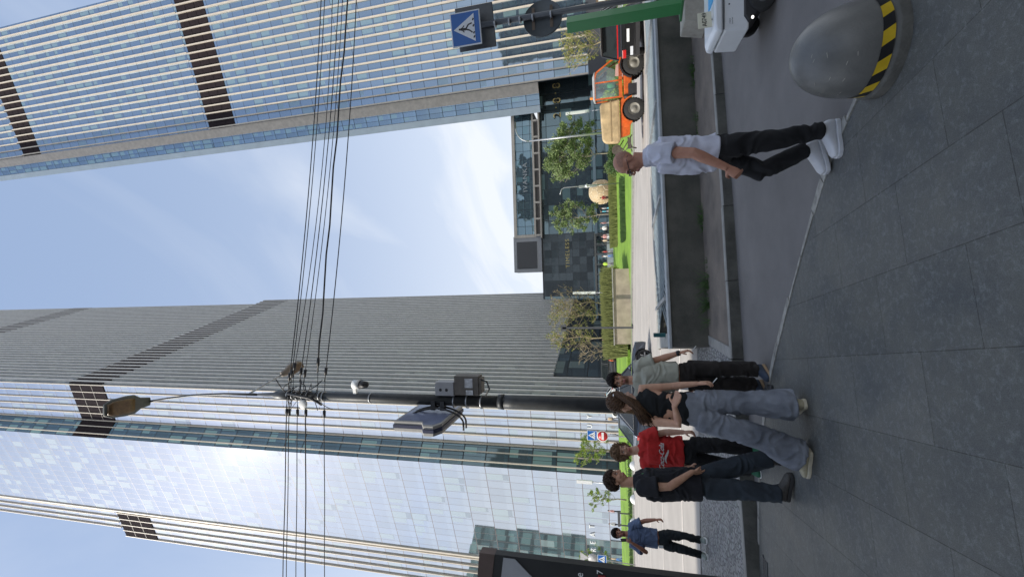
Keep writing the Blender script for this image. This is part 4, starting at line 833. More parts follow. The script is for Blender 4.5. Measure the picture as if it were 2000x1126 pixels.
def car(label,loc,rz,Ln,W,H,paint,gf=.28,gr=.36,belt=.60,r=.34,name='parked_car',boxy=.5,group=None,lights=True,z=0,plate=True,simple=False):
    t=thing(name,(loc[0],loc[1],loc[2]),rz,label,'car',group)
    x1=Ln/2;x0=-Ln/2; fw=x1-.85*Ln/4.5; rw=x0+.85*Ln/4.5; bz_=H*belt; ar=r*1.16
    low=[(x1-.05,.26),(x1,.42),(x1-.02,.60*H*.8),(x1-.12,bz_*.80),(x1-.55,bz_*.90),(x1-Ln*gf+.12,bz_*.98)]
    up_=[(x0+.10,bz_*1.03),(x0,bz_*.90),(x0-.0,.45),(x0+.06,.28)]
    poly=low+up_+[(rw-ar,.26)]+arc(rw,r,ar,PI*1.03,-.03*PI)+[(fw-ar,.22)]+arc(fw,r,ar,PI*1.03,-.03*PI)
    hw=W/2
    def half(px,pz): # width taper towards the ends and up
        e=max(0,abs(px)/x1-.72)/.28; return hw*(1-.16*e*e)*(1-.05*max(0,(pz-bz_*.55)/(bz_*.5)))
    q=MB(); n=len(poly); vs=[(px,-half(px,pz),pz) for px,pz in poly]+[(px,half(px,pz),pz) for px,pz in poly]
    q.add(vs,[tuple(range(n))[::-1],tuple(range(n,2*n))]+[(i,(i+1)%n,n+(i+1)%n,n+i) for i in range(n)]); body=q.build('body',paint,t,bevel=.045,bseg=3)
    # cabin: pillars/roof in paint, glass slightly inset
    gx0=x0+.16; gx1=x1-Ln*gf; rx0=x0+.16+(.22 if boxy>.6 else .75)*Ln/4.5; rx1=gx1-.62*Ln/4.5
    def cab(s,zr_,inset):
        y0=hw*.955-inset;y1=hw*.76-inset
        return [(gx0,-y0,bz_),(gx1,-y0,bz_),(gx1,y0,bz_),(gx0,y0,bz_),(rx0,-y1,zr_),(rx1,-y1,zr_),(rx1,y1,zr_),(rx0,y1,zr_)]
    fs=[(4,5,6,7),(0,1,5,4),(1,2,6,5),(2,3,7,6),(3,0,4,7)]
    q=MB(); q.add(cab(0,H-.05,.0),fs); q.build('cabin_glass',M_cglass,t,bevel=.04)
    q=MB(); c=cab(0,H-.05,-.006); P=[V(p) for p in c]
    for a,b_ in ((0,4),(1,5),(2,6),(3,7)): q.bar(P[a],P[b_],.07,.06)
    for s_ in (-1,1):
        for fx in ((.36,.42) if simple else (.38,.70)):
            a=V((gx0+(gx1-gx0)*fx,s_*(hw*.955+.004),bz_));b_=V((rx0+(rx1-rx0)*fx,s_*(hw*.76+.004),H-.05)); q.bar(a,b_,.06,.03)
    q.build('pillar',paint,t)
    q=MB(); yy=hw*.775; k=.02; q.prism([(rx0-.04,-yy),(rx1+.06,-yy),(rx1+.06,yy),(rx0-.04,yy)],(0,0,H-.075),(1,0,0),(0,1,0),(0,0,.075)); q.build('roof',paint,t,bevel=.03,bseg=3)
    q=MB()
    for s_ in (-1,1): q.bar((gx0+.05,s_*(hw*.962),bz_+.015),(gx1-.05,s_*(hw*.962),bz_+.015),.014,.022); q.bar((gx0+.1,s_*(hw*.955+.004),bz_+.03),(rx0+.05,s_*(hw*.77+.006),H-.10),.014,.02); q.bar((rx0+.05,s_*(hw*.77+.006),H-.10),(rx1,s_*(hw*.77+.006),H-.10),.014,.02)
    q.build('chrome_trim',M_mirror,t)
    for wx in (fw,rw):
        for s_ in (-1,1): wheel(t,wx,s_*(hw-.13),r,.24,5 if not simple else 6)
    red=bpy.data.materials.get('tail_red') or mat('tail_red',(.45,.01,.01),.25,var=0,coat=.5); lamp_=bpy.data.materials.get('head_clear') or mat('head_clear',(.6,.62,.65),.15,var=0,coat=.5)
    for s_ in (-1,1):
        q=MB(); q.box((x0+.03,s_*hw*.72,bz_*.80),(.10,.34,.16)); q.build('tail_light',red,t,bevel=.015); q=MB(); q.box((x1-.10,s_*hw*.66,bz_*.70),(.14,.38,.13)); q.build('headlight',lamp_,t,bevel=.02)
        q=MB(); q.ball((gx1-.25,s_*(hw*.955+.13),bz_+.07),(.07,.11,.07)); q.build('wing_mirror',paint,t)
        q=MB(); q.box((.05,s_*(hw+.002),.52),(.008,.012,.6)) ; 
        q=MB(); 
        for dx in (.0,.98): q=MB(); q.box((gx0+1.2+dx*1.05,s_*(hw*.985),bz_*.86),(.18,.02,.03)); q.build('door_handle',M_mirror,t)
    q=MB(); q.box((x0-.005,0,bz_*.66),(.02,.5,.11)); q.build('number_plate',M_whtp,t)
    q=MB(); q.box((x0+.02,0,.36),(.12,W*.8,.16)); q.build('bumper',M_black,t); q=MB(); q.box((x1-.04,0,.40),(.10,W*.6,.22)); q.build('grille',M_black,t)
    return t
P_blue=mat('steel_blue_paint',(.055,.07,.10),.28,metal=.5,var=0,coat=.8); P_blk=mat('black_paint',(.008,.008,.009),.22,var=0,coat=1); P_yel=mat('taxi_yellow_paint',(.62,.33,.01),.3,var=0,coat=.6); P_van=mat('dark_van_paint',(.04,.042,.045),.35,var=0,coat=.5)
car('dark steel blue crossover turning on the road behind the group',(-5.05,20.85,.16),R_(38),4.7,1.88,1.66,P_blue,name='crossover_car',boxy=.4,r=.36)
sv=car('black off road car with red tail lights behind the green post',(12.35,21.35,.15),R_(52),4.95,2.0,1.95,P_blk,name='off_road_car',boxy=.9,gf=.24,belt=.60,r=.40)
# extra rear detail on the off road car: red bar, clear lamps, rear bumper
q=MB(); q.box((-2.49,0,1.22),(.03,1.75,.05)); q.build('red_light_bar',bpy.data.materials['tail_red'],sv)
for s_ in (-1,1): q=MB(); q.box((-2.46,s_*.62,.62),(.05,.35,.12)); q.build('fog_lamp',bpy.data.materials['head_clear'],sv)
q=MB(); q.box((-2.2,0,1.93),(.35,1.3,.05)); q.build('spoiler',P_blk,sv,bevel=.01)
car('yellow taxi half hidden behind the reed hedge and bare trees',(-5.2,58.8,TZ),R_(178),4.4,1.8,1.55,P_yel,name='taxi',simple=True)
car('dark grey van parked at the tower lobby behind the green shirt',(-11.4,60.5,TZ),R_(176),4.8,1.95,2.1,P_van,name='van',boxy=.9,belt=.55,simple=True,gf=.16)
car('white car far off on the terrace in front of the tower pillars',(-16.3,62.0,TZ),R_(175),4.3,1.8,1.5,M_whtp,name='parked_car',simple=True)
# orange municipal tractor
TR=thing('municipal_tractor',(9.6,22.05,.16),R_(-16),'orange sweeper tractor with glazed cab and beige tank on the road','tractor')
OR=mat('orange_paint',(.62,.115,.012),.4,var=.18,scale=5,coat=.3,bump=.05); TK=mat('beige_tank',(.50,.37,.20),.55,var=.22,scale=2.2)
cabg,nt,out=_nt('cab_glass'); _t=N(nt,'ShaderNodeBsdfTransparent'); _t.inputs[0].default_value=(.72,.82,.76,1); _g=N(nt,'ShaderNodeBsdfGlossy',Roughness=.03); _g.inputs['Color'].default_value=(.8,.85,.9,1); _m=N(nt,'ShaderNodeMixShader'); _m.inputs[0].default_value=.16; L(nt,_t,0,_m,1); L(nt,_g,0,_m,2); L(nt,_m,0,out,'Surface')
def wheel_t(x,y,r,w_):
    s=1 if y>0 else -1
    q=MB(); q.lathe([(r*.55,-w_/2),(r*.92,-w_/2),(r,-w_*.4),(r,w_*.4),(r*.92,w_/2),(r*.55,w_/2)],(x,y,r),28,ax='Y')
    for k in range(22):
        a=2*PI*k/22; q.bar((x+r*.97*math.cos(a),y-w_*.45,r+r*.97*math.sin(a)),(x+r*.97*math.cos(a+.16),y,r+r*.97*math.sin(a+.16)),.05,.07,up=(math.cos(a),0,math.sin(a)))
        q.bar((x+r*.97*math.cos(a+.05),y+w_*.45,r+r*.97*math.sin(a+.05)),(x+r*.97*math.cos(a+.16),y,r+r*.97*math.sin(a+.16)),.05,.07,up=(math.cos(a),0,math.sin(a)))
    wh=q.build('wheel',M_rubber,TR); q=MB(); q.lathe([(0,.02),(r*.2,.03),(r*.25,-.02),(r*.5,-.03),(r*.57,.05)] if s>0 else [(0,-.02),(r*.2,-.03),(r*.25,.02),(r*.5,.03),(r*.57,-.05)],(x,y+s*w_*.35,r),24,ax='Y'); q.build('rim',mat('rim_grey',(.22,.21,.18),.5,var=.1),wh)
for x in (1.05,-.95):
    for s_ in (-1,1): wheel_t(x,s_*.62,.50,.34)
q=MB(); q.prism([(-1.75,.75),(-1.6,.62),(1.45,.55),(1.62,.8),(1.60,1.05),(1.35,1.12),(.75,1.15),(.6,.95),(-.3,.95),(-.45,1.12),(-1.7,1.12)],(0,-.62,0),(1,0,0),(0,0,1),(0,1.24,0)); q.build('body',OR,TR,bevel=.04)
for wx in (1.05,-.95):
    for s_ in(-1,1):
        q=MB(); pts=arc(wx,.5,.62,.15,PI-.15,10); pi_=arc(wx,.5,.56,PI-.15,.15,10); q.prism(pts+pi_,(0,s_*.62-.22,0),(1,0,0),(0,0,1),(0,.44,0)); q.build('mudguard',OR if wx<0 else M_black,TR)
q=MB(); q.prism([(1.5,1.05),(1.28,1.55),(.85,2.22),(.55,2.30),(-.30,2.30),(-.30,1.05)],(0,-.60,0),(1,0,0),(0,0,1),(0,1.2,0)); q.build('cab_glass',cabg,TR)
q=MB()
for s_ in (-1,1):
    fr=[(1.52,1.05),(1.30,1.55),(.87,2.24),(.55,2.33),(-.32,2.33),(-.32,1.0)]
    for (a,b_),(c,d) in zip(fr,fr[1:]): q.bar((a,s_*.615,b_),(c,s_*.615,d),.06,.07)
    q.bar((.42,s_*.615,1.05),(.42,s_*.615,2.3),.05,.06); q.bar((1.5,s_*.615,1.1),(-.3,s_*.615,1.1),.05,.16)
q.bar((.87,-.6,2.24),(.87,.6,2.24),.07,.07); q.build('cab_frame',OR,TR)
q=MB(); q.prism([(.95,2.30),(-.36,2.32),(-.36,2.42),(.7,2.42)],(0,-.66,0),(1,0,0),(0,0,1),(0,1.32,0)); q.build('cab_roof',mat('cab_roof_grey',(.45,.46,.47),.5),TR,bevel=.03)
q=MB(); q.tube([(-.2,-.3,2.42),(-.2,-.3,2.58)],[.07,.055],12); q.build('beacon',mat('orange_beacon',(.9,.25,.01),.3,var=0),TR)
q=MB(); q.prism([(-.42,1.18),(-.50,2.0),(-.62,2.12),(-2.25,2.05),(-2.40,1.9),(-2.45,1.25),(-2.3,1.15)],(0,-.66,0),(1,0,0),(0,0,1),(0,1.32,0)); tk=q.build('water_tank',TK,TR,bevel=.08,bseg=3)
q=MB(); q.box((-1.4,-.672,1.6),(1.9,.02,.05)); q.box((-1.4,-.675,1.22),(1.9,.03,.09)); q.build('tank_strap',mat('tan_strap',(.35,.25,.13),.6),tk)
q=MB(); q.prism([(-.55,1.0),(-.5,1.14),(-2.2,1.14),(-2.1,.7),(-1.55,.66)],(0,-.60,0),(1,0,0),(0,0,1),(0,1.2,0)); q.build('rear_panel',OR,TR,bevel=.02)
q=MB(); q.tube([(-2.75,-.15,1.35),(-2.75,.15,1.35)],.25,16); q.tube([(-2.3,0,1.0),(-2.6,0,1.2),(-2.85,-.2,.95),(-2.6,-.3,.7),(-2.9,0,.6)],.03,6); q.tube([(-2.2,-.4,.8),(-2.7,-.4,.62),(-2.75,-.1,.4)],.04,6); q.box((-2.5,0,.72),(.5,.9,.14)); q.bar((-2.1,-.3,.6),(-2.85,-.3,1.1),.05,.05); q.bar((-2.1,.3,.6),(-2.85,.3,1.1),.05,.05); q.build('rear_linkage',mat('oily_steel',(.09,.075,.06),.6,var=.3,scale=9),TR)
q=MB(); q.tube([(1.7,-.3,1.0),(1.95,-.3,1.0),(2.0,-.3,.7)],.05,8); q.tube([(1.7,.3,1.0),(1.95,.3,1.0),(2.0,.3,.7)],.05,8); q.box((1.95,0,.85),(.16,.9,.2)); q.build('front_linkage',M_black,TR)
q=MB(); q.prism([(.55,.98),(1.2,1.0),(1.1,1.3),(.62,1.35)],(0,-.64,0),(1,0,0),(0,0,1),(0,.01,0)); q.build('door_badge',mat('pink_badge',(.6,.35,.3),.5),TR)
q=MB(); q.box((-.05,-.55,.55),(.5,.35,.4)); q.tube([(-.35,-.62,.62),(-.35,-.62,.95)],.1,10); q.build('side_tank',M_black,TR)
q=MB(); q.ball((.3,0,1.6),(.2,.24,.32)); q.ball((.35,0,2.02),(.1,.1,.13)); q.build('driver_seat',mat('green_vest',(.05,.40,.16),.7),TR)
# scooters parked by the tower
def scooter(x,y,rz,label,colr):
    t=thing('parked_scooter',(x,y,TZ),rz,label,'scooter','scooters parked by the lobby')
    for wx in (-.6,.6): q=MB(); q.lathe([(.16,-.05),(.26,-.05),(.27,0),(.26,.05),(.16,.05)],(wx,0,.27),16,ax='Y'); q.build('wheel',M_rubber,t)
    q=MB(); q.tube([(-.6,0,.3),(-.5,0,.62),(-.1,0,.5),(.3,0,.42),(.55,0,.75),(.5,0,1.05)],[.08,.14,.12,.08,.09,.05],10); q.ball((-.45,0,.72),(.38,.15,.12)); q.build('body',colr,t)
    q=MB(); q.bar((.48,-.32,1.08),(.48,.32,1.08),.04,.04); q.build('handlebar',M_black,t); return t
sc=[('black scooter parked by the lobby, nearest the van',M_black,-9.6,59.3,60),('white and black scooter parked by the lobby pillars',M_whtp,-8.9,59.0,70),('orange scooter parked among the dark ones',OR,-9.9,58.6,100),('silver scooter parked beside the tree at the lobby',M_steel_l,-8.1,59.2,50)]
for l,c,x,y,a in sc: scooter(x,y,R_(a),l,c)
# ------------------------------------------------------------------ trees, hedges, beds
def leafcloud(q,c,r,n_,s,rng,shell=.35):
    for i in range(n_):
        a=rng.uniform(0,2*PI);u=rng.uniform(-1,1);rr=rng.uniform(shell,1)**.6; k=math.sqrt(1-u*u)
        p=V((c[0]+r[0]*rr*k*math.cos(a),c[1]+r[1]*rr*k*math.sin(a),c[2]+r[2]*rr*u))
        d=V((rng.uniform(-1,1),rng.uniform(-1,1),rng.uniform(-.6,1))).normalized(); e=d.orthogonal().normalized(); e.rotate(Quaternion(d,rng.uniform(0,6.28))); f=d.cross(e); w_=s*rng.uniform(.6,1.4)
        q.add([p-e*w_,p+f*w_*.45,p+e*w_,p-f*w_*.45],[(0,1,2,3)])
def tree(x,y,z,h,w_,label,m,crown0=.35,nb=16,leaves=3200,ls=.10,bare=False,seed=1,trunk=.07,lm=None,group='young trees beyond the road',tm=None):
    rng=random.Random(seed); t=thing('young_tree',(x,y,z),0,label,'tree',group)
    q=MB(); pts=[(rng.uniform(-.05,.05)*k,rng.uniform(-.05,.05)*k,h*.93*k/8) for k in range(9)]; q.tube(pts,[trunk*(1-.85*k/8)+.012 for k in range(9)],8)
    tips=[]
    for i in range(nb):
        f=crown0+(1-crown0)*(i+rng.random())/nb*.9; a=i*2.399+rng.uniform(-.4,.4); env=math.sin(PI*min(1,max(.08,(f-crown0)/(1.02-crown0))**.75))
        l=w_/2*(.45+.65*env)*rng.uniform(.8,1.15); b=V((0,0,h*f*.93)); rise=l*rng.uniform(.5,1.0)
        e=b+V((math.cos(a)*l,math.sin(a)*l,rise)); mid=b.lerp(e,.5)+V((0,0,-.12*l)); P=[b,mid,e]; q.tube(P,[trunk*.38,trunk*.24,.012],5)
        tips.append((b.lerp(e,.55),e))
        for j in range(7 if bare else 3):
            s_=b.lerp(e,rng.uniform(.3,.95)); d=V((rng.uniform(-1,1),rng.uniform(-1,1),rng.uniform(.1,1.0))).normalized()*l*rng.uniform(.3,.55); q.tube([s_,s_+d*.5+V((0,0,.03)),s_+d],[.016,.011,.006],4); tips.append((s_+d*.4,s_+d))
    q.build('trunk',tm or (M_bark if not bare else M_twig),t)
    q=MB(); per=max(1,leaves//len(tips))
    for a,b_ in tips:
        kk=int(per*rng.uniform(.3,1.7)); r=w_*.085*(1.0 if not bare else .9)
        leafcloud(q,a.lerp(b_,rng.uniform(.3,1)),(r*1.2,r*1.2,r),kk,ls,rng,0)
    q.build('crown',lm or m,t); return t
tree(16.8,56,2.0,7.9,5.6,'wide leafy tree, tallest green crown behind the tractor tank',M_leaf,.22,34,8200,.13,seed=3)
tree(20.2,57,2.05,6.9,4.2,'leafy tree standing just right of the wide leafy tree',M_leaf,.22,26,5400,.12,seed=5)
tree(9.55,59,2.1,7.8,4.2,'round green tree between the globe and the black stone wall',M_leaf,.18,26,5600,.12,seed=7)
tree(-2.0,53,2.0,7.9,3.8,'bare twiggy tree with few leaves, rightmost of the bare trees',M_leafb,.25,26,900,.08,True,9,.08,group='half bare trees behind the reeds')
tree(-3.4,52,1.9,8.3,3.4,'tallest half bare tree with yellow green leaves, second from the pavilion',M_leafy,.25,26,1500,.085,True,11,.08,group='half bare trees behind the reeds')
tree(-5.9,50.5,1.9,8.2,3.3,'yellow leaved half bare tree standing behind the dark flat post',M_leafy,.28,24,1500,.085,True,13,.08,group='half bare trees behind the reeds')
tree(-6.9,46,1.2,4.9,2.3,'small leafless twiggy tree at the left end of the reed hedge',M_leafb,.35,18,120,.06,True,15,.05,group='half bare trees behind the reeds')
tree(-18.7,50,1.7,4.9,3.3,'bright green tree behind the no entry sign',mat('spring_leaves',(.30,.38,.045),.7,var=.25,scale=2,col2=(.17,.26,.03)),.25,18,2300,.085,seed=17)
tree(-23.2,48,1.4,4.1,2.1,'small bright green tree left of the group',bpy.data.materials['spring_leaves'],.3,14,1300,.08,seed=19)
tree(-31.6,50,1.9,4.9,2.8,'bright green tree half hidden by the black board',bpy.data.materials['spring_leaves'],.2,14,1500,.09,seed=21)
tree(22.6,41,.9,5.0,3.4,'sparse yellowish tree above the black off road car',M_leafy,.3,26,2300,.075,True,23,.07)
def bush(x,y,z,r,label,m,n_=1600,s=.07,seed=1,name='bush',cat='bush',group=None):
    rng=random.Random(seed); q=MB()
    for i in range(9): a=rng.uniform(0,6.28); leafcloud(q,(math.cos(a)*r[0]*.4,math.sin(a)*r[1]*.4,r[2]*rng.uniform(.7,1.1)),(r[0]*.6,r[1]*.6,r[2]*.7),n_//9,s,rng,.2)
    o=q.build(name,m); o.location=(x,y,z); tag(o,label,cat,group); return o
bush(13.9,52,1.7,(.8,.8,.7),'round green bush at the left foot of the wide leafy tree',M_leaf,1200)
bush(12.6,44,.9,(1.9,.9,.9),'dark green bush by the road left of the tractor brush',M_leafd,2600,.08,3)
bush(13.6,33,.45,(1.1,.7,1.15),'bright lime bush between the tractor cab and the black car',M_lime,2600,.08,5)
bush(15.0,34,.45,(1.0,.7,1.1),'bright lime bush directly behind the black car',M_lime,2200,.08,6)
bush(1.0,44,1.2,(1.1,.9,1.0),'bright yellow green bush at the right end of the reed hedge',M_lime,2400,.08,7)
def mass(name,pts,n_,h,m,label,cat,w_=.02,depth=1.2,seed=2,lean=.25,kind='stuff'):
    rng=random.Random(seed); q=MB()
    for i in range(n_):
        k=rng.random()*(len(pts)-1); j=int(k); f=k-j; a=pts[j];b_=pts[j+1]; x=a[0]+(b_[0]-a[0])*f; y=a[1]+(b_[1]-a[1])*f+rng.uniform(-depth/2,depth/2); z=a[2]+(b_[2]-a[2])*f
        hh=h*rng.uniform(.55,1.05); dx=rng.uniform(-lean,lean)*hh; ww=w_*rng.uniform(.6,1.5); b=rng.uniform(-.7,.7); cx,cy=ww*math.cos(b),ww*math.sin(b)
        q.add([(x-cx,y-cy,z),(x+cx,y+cy,z),(x+dx+cx*.4,y,z+hh),(x+dx-cx*.4,y,z+hh*.97)],[(0,1,2,3)])
    o=q.build(name,m); tag(o,label,cat,None,kind); return o
mass('reed_hedge',[(-6.6,42.4,.9),(-2,42.2,1.0),(1.4,42.2,1.0)],6500,2.3,M_reed,'olive reed hedge growing above the planter wall','hedge',.035,2.2)
mass('ground_cover',[(4.2,41.5,.75),(7.5,40,.75),(9.2,39,.75)],3500,.55,M_leafd,'low dark green ground cover near the footpath','ground cover',.05,2.0,5,.6)
mass('rough_hedge',[(4.5,50.5,1.5),(9,49,1.45),(12.5,48,1.4)],4200,.95,M_reed,'rough brownish hedge across the lawn before the globe','hedge',.05,1.8,6,.4)
mass('rough_hedge',[(13,46,1.1),(19,45,1.1),(28,43,1.0)],4200,1.1,M_reed,'rough olive hedge behind the tractor and black car','hedge',.05,1.8,8,.4)
mass('lawn_blades',[(-40,47.5,1.05),(-20,44.5,.95),(-6,41.5,.75)],5200,.22,M_grass,'longer grass along the lower edge of the left lawn','grass',.03,2.2,9,.5)
mass('shrub_edge',[(-38,45.8,.95),(-26,44.6,.95),(-14,42.7,.85)],1500,.38,M_leafd,'patchy dark low planting along the left far kerb','ground cover',.05,.7,10,.6)
# ------------------------------------------------------------------ people
def vox(q,name,mats,vs_,smooth=4,parent=None,off=(0,0,0)):
    me=bpy.data.meshes.new('tmp'); me.from_pydata([tuple(V(v)-V(off)) for v in q.v],[],q.f); me.update()
    bm=bmesh.new(); bm.from_mesh(me); bmesh.ops.recalc_face_normals(bm,faces=bm.faces); bm.to_mesh(me); bm.free()
    o=bpy.data.objects.new('tmp',me); COL.objects.link(o)
    m=o.modifiers.new('r','REMESH'); m.mode='VOXEL'; m.voxel_size=vs_; m.use_smooth_shade=True
    if smooth: s=o.modifiers.new('s','SMOOTH'); s.factor=.5; s.iterations=smooth
    dg=bpy.context.evaluated_depsgraph_get(); nm=bpy.data.meshes.new_from_object(o.evaluated_get(dg)); bpy.data.objects.remove(o); bpy.data.meshes.remove(me)
    nm.name=name; nm.materials.clear()
    if not isinstance(mats,(list,tuple)): mats=[mats]
    for x in mats: nm.materials.append(x)
    nm.polygons.foreach_set('use_smooth',[True]*len(nm.polygons)); nm.polygons.foreach_set('material_index',[0]*len(nm.polygons))
    r=bpy.data.objects.new(name,nm); COL.objects.link(r)
    if parent: r.parent=parent
    return r
def wrinkle(o,amp,f=(7,7,11),seed=0,keep=None):
    me=o.data; sd=V((seed*3.1,seed*1.7,seed))
    vs=me.vertices; ns=[v.normal.copy() for v in vs]
    for v,n in zip(vs,ns):
        p=V((v.co.x*f[0],v.co.y*f[1],v.co.z*f[2]))+sd
        a=noise.noise(p+V((0,0,2*noise.noise(p*.5)))); b=noise.noise(p*2.3)
        v.co+=n*amp*((1-abs(a)*3.6)*1.0+b*.4)
def skin(name,c,lip=(.36,.13,.11)):
    return [mat(name,c,.5,var=.12,scale=22,col2=(c[0]*.80,c[1]*.72,c[2]*.70),bump=.08,bscale=160),mat(name+'_lips',lip,.45,var=0),mat(name+'_brow',(.03,.02,.015),.8,var=0),mat(name+'_stubble',(c[0]*.45,c[1]*.42,c[2]*.42),.7,var=.2,scale=60)]  # last slot: darker skin tone for beard and stubble
def cloth(name,c,var=.12,rough=.9,scale=7,bump=.25): return mat(name,c,rough,var=var,scale=scale,bump=bump,bscale=240)
def lerp3(a,b,t): return V(a).lerp(V(b),t)
def hand(q,w_,h_,palm,side,curl=.5,sc=1.0):
    """w_ wrist, h_ a point towards the finger tips, palm = direction the palm faces, side = thumb direction"""
    w_=V(w_);d=(V(h_)-w_).normalized(); pn=V(palm); pn=(pn-d*pn.dot(d)).normalized(); sd=V(side); sd=(sd-d*sd.dot(d)-pn*sd.dot(pn)).normalized()
    q.loft([(w_-d*.01,sd*.026*sc,pn*.020*sc),(w_+d*.025*sc,sd*.032*sc,pn*.017*sc),(w_+d*.06*sc,sd*.041*sc,pn*.016*sc),(w_+d*.095*sc,sd*.041*sc,pn*.013*sc)],n=14)
    for i,(o,l) in enumerate(((.031,.072),(.0105,.082),(-.0105,.076),(-.031,.058))):
        b=w_+d*.088*sc+sd*o*sc; c=curl*(1+.12*i); l*=sc; p=[b]; dd=d.copy()
        for k,f in enumerate((.45,.32,.23)):
            ang=c*(.55+.45*k); dd=(dd*math.cos(ang)+pn*math.sin(ang)).normalized(); p.append(p[-1]+dd*l*f)
        q.tube(p,[.0098*sc,.0092*sc,.0084*sc,.0066*sc],8)
    b=w_+d*.025*sc+sd*.026*sc; t1=b+(sd*.75+d*.6+pn*.3).normalized()*.045*sc; t2=t1+(d*.85+sd*.15+pn*.5).normalized()*.034*sc; q.tube([b,t1,t2],[.015*sc,.0115*sc,.008*sc],8)
def shoe(a,t,gz,m,ms,parent,off,lift=0,pitch=0,L_=.29,Wd=.052,top=.11,k=1):
    a=V(a);t=V(t); d=V((t.x-a.x,t.y-a.y,0)).normalized(); s=V((-d.y,d.x,0)); c0=V((a.x,a.y,gz+lift))-d*.065
    def P(x,z): # rotate about the toe for lifted heels
        px=x-L_; return c0+d*(L_+px*math.cos(pitch)+ (z)*math.sin(pitch))+V((0,0,-px*math.sin(pitch)+z*math.cos(pitch)))
    q=MB(); st=[(0,.70,.07,.035),(.03,.95,.105,.05),(.09,.95,.115,.06),(.14,.92,.09,.05),(.20,1.02,.066,.04),(.25,.95,.052,.03),(.283,.6,.036,.02)]
    q.loft([(P(x*L_/.29,.018+h/2),s*Wd*w_*.92,(P(x,h)-P(x,0)).normalized()*h/2) for x,w_,h,_ in st],n=16,pw=.8)
    o=vox(q,'shoe',m,.006,3,parent,off)
    q=MB(); vs=[];n=10
    out=[(0,.6),(.02,.88),(.08,.95),(.14,.88),(.20,1.05),(.25,1.0),(.28,.72),(.29,.3)]
    poly=[(x*L_/.29,Wd*w_) for x,w_ in out]+[(x*L_/.29,-Wd*w_) for x,w_ in out[::-1]]; m_=len(poly)
    vs=[P(x,0)+s*y-V(off) for x,y in poly]+[P(x,.030)+s*y*1.02-V(off) for x,y in poly]
    q.add(vs,[tuple(range(m_))[::-1],tuple(range(m_,2*m_))]+[(i,(i+1)%m_,m_+(i+1)%m_,m_+i) for i in range(m_)]); q.build('sole',ms,o,bevel=.005)
    return o
def laces(a,t,gz,m,parent,off):
    a=V(a);t=V(t); d=V((t.x-a.x,t.y-a.y,0)).normalized(); s=V((-d.y,d.x,0)); c0=V((a.x,a.y,gz))-d*.065
    for i in range(5):
        x=.105+i*.022; z=.112-i*.012; q=MB(); c=c0+d*x+V((0,0,z))-V(off); q.tube([c-s*.035-V((0,0,.014)),c+V((0,0,.006)),c+s*.035-V((0,0,.014))],.0035,6); q.build('lace',m,parent)
def hairlock(q,c,R,F,U,th,ph,l,dirv,r,rad,rng):
    # start on the skull ellipsoid
    n=(R*math.cos(ph)*math.cos(th)+F*math.cos(ph)*math.sin(th)+U*math.sin(ph))
    p=c+R*(rad[0]*math.cos(ph)*math.cos(th))+F*(rad[1]*math.cos(ph)*math.sin(th))+U*(rad[2]*math.sin(ph))
    d=V(dirv)-n*V(dirv).dot(n); d=(d.normalized() if d.length>.01 else R)
    p0=p-d*l*.3; p1=p+n*.006+d*l*.2; p2=p+d*l*.7+n*(.004-.25*l*l/.1); q.tube([p0,p1,p2],[r*.6,r,r*.35],6)
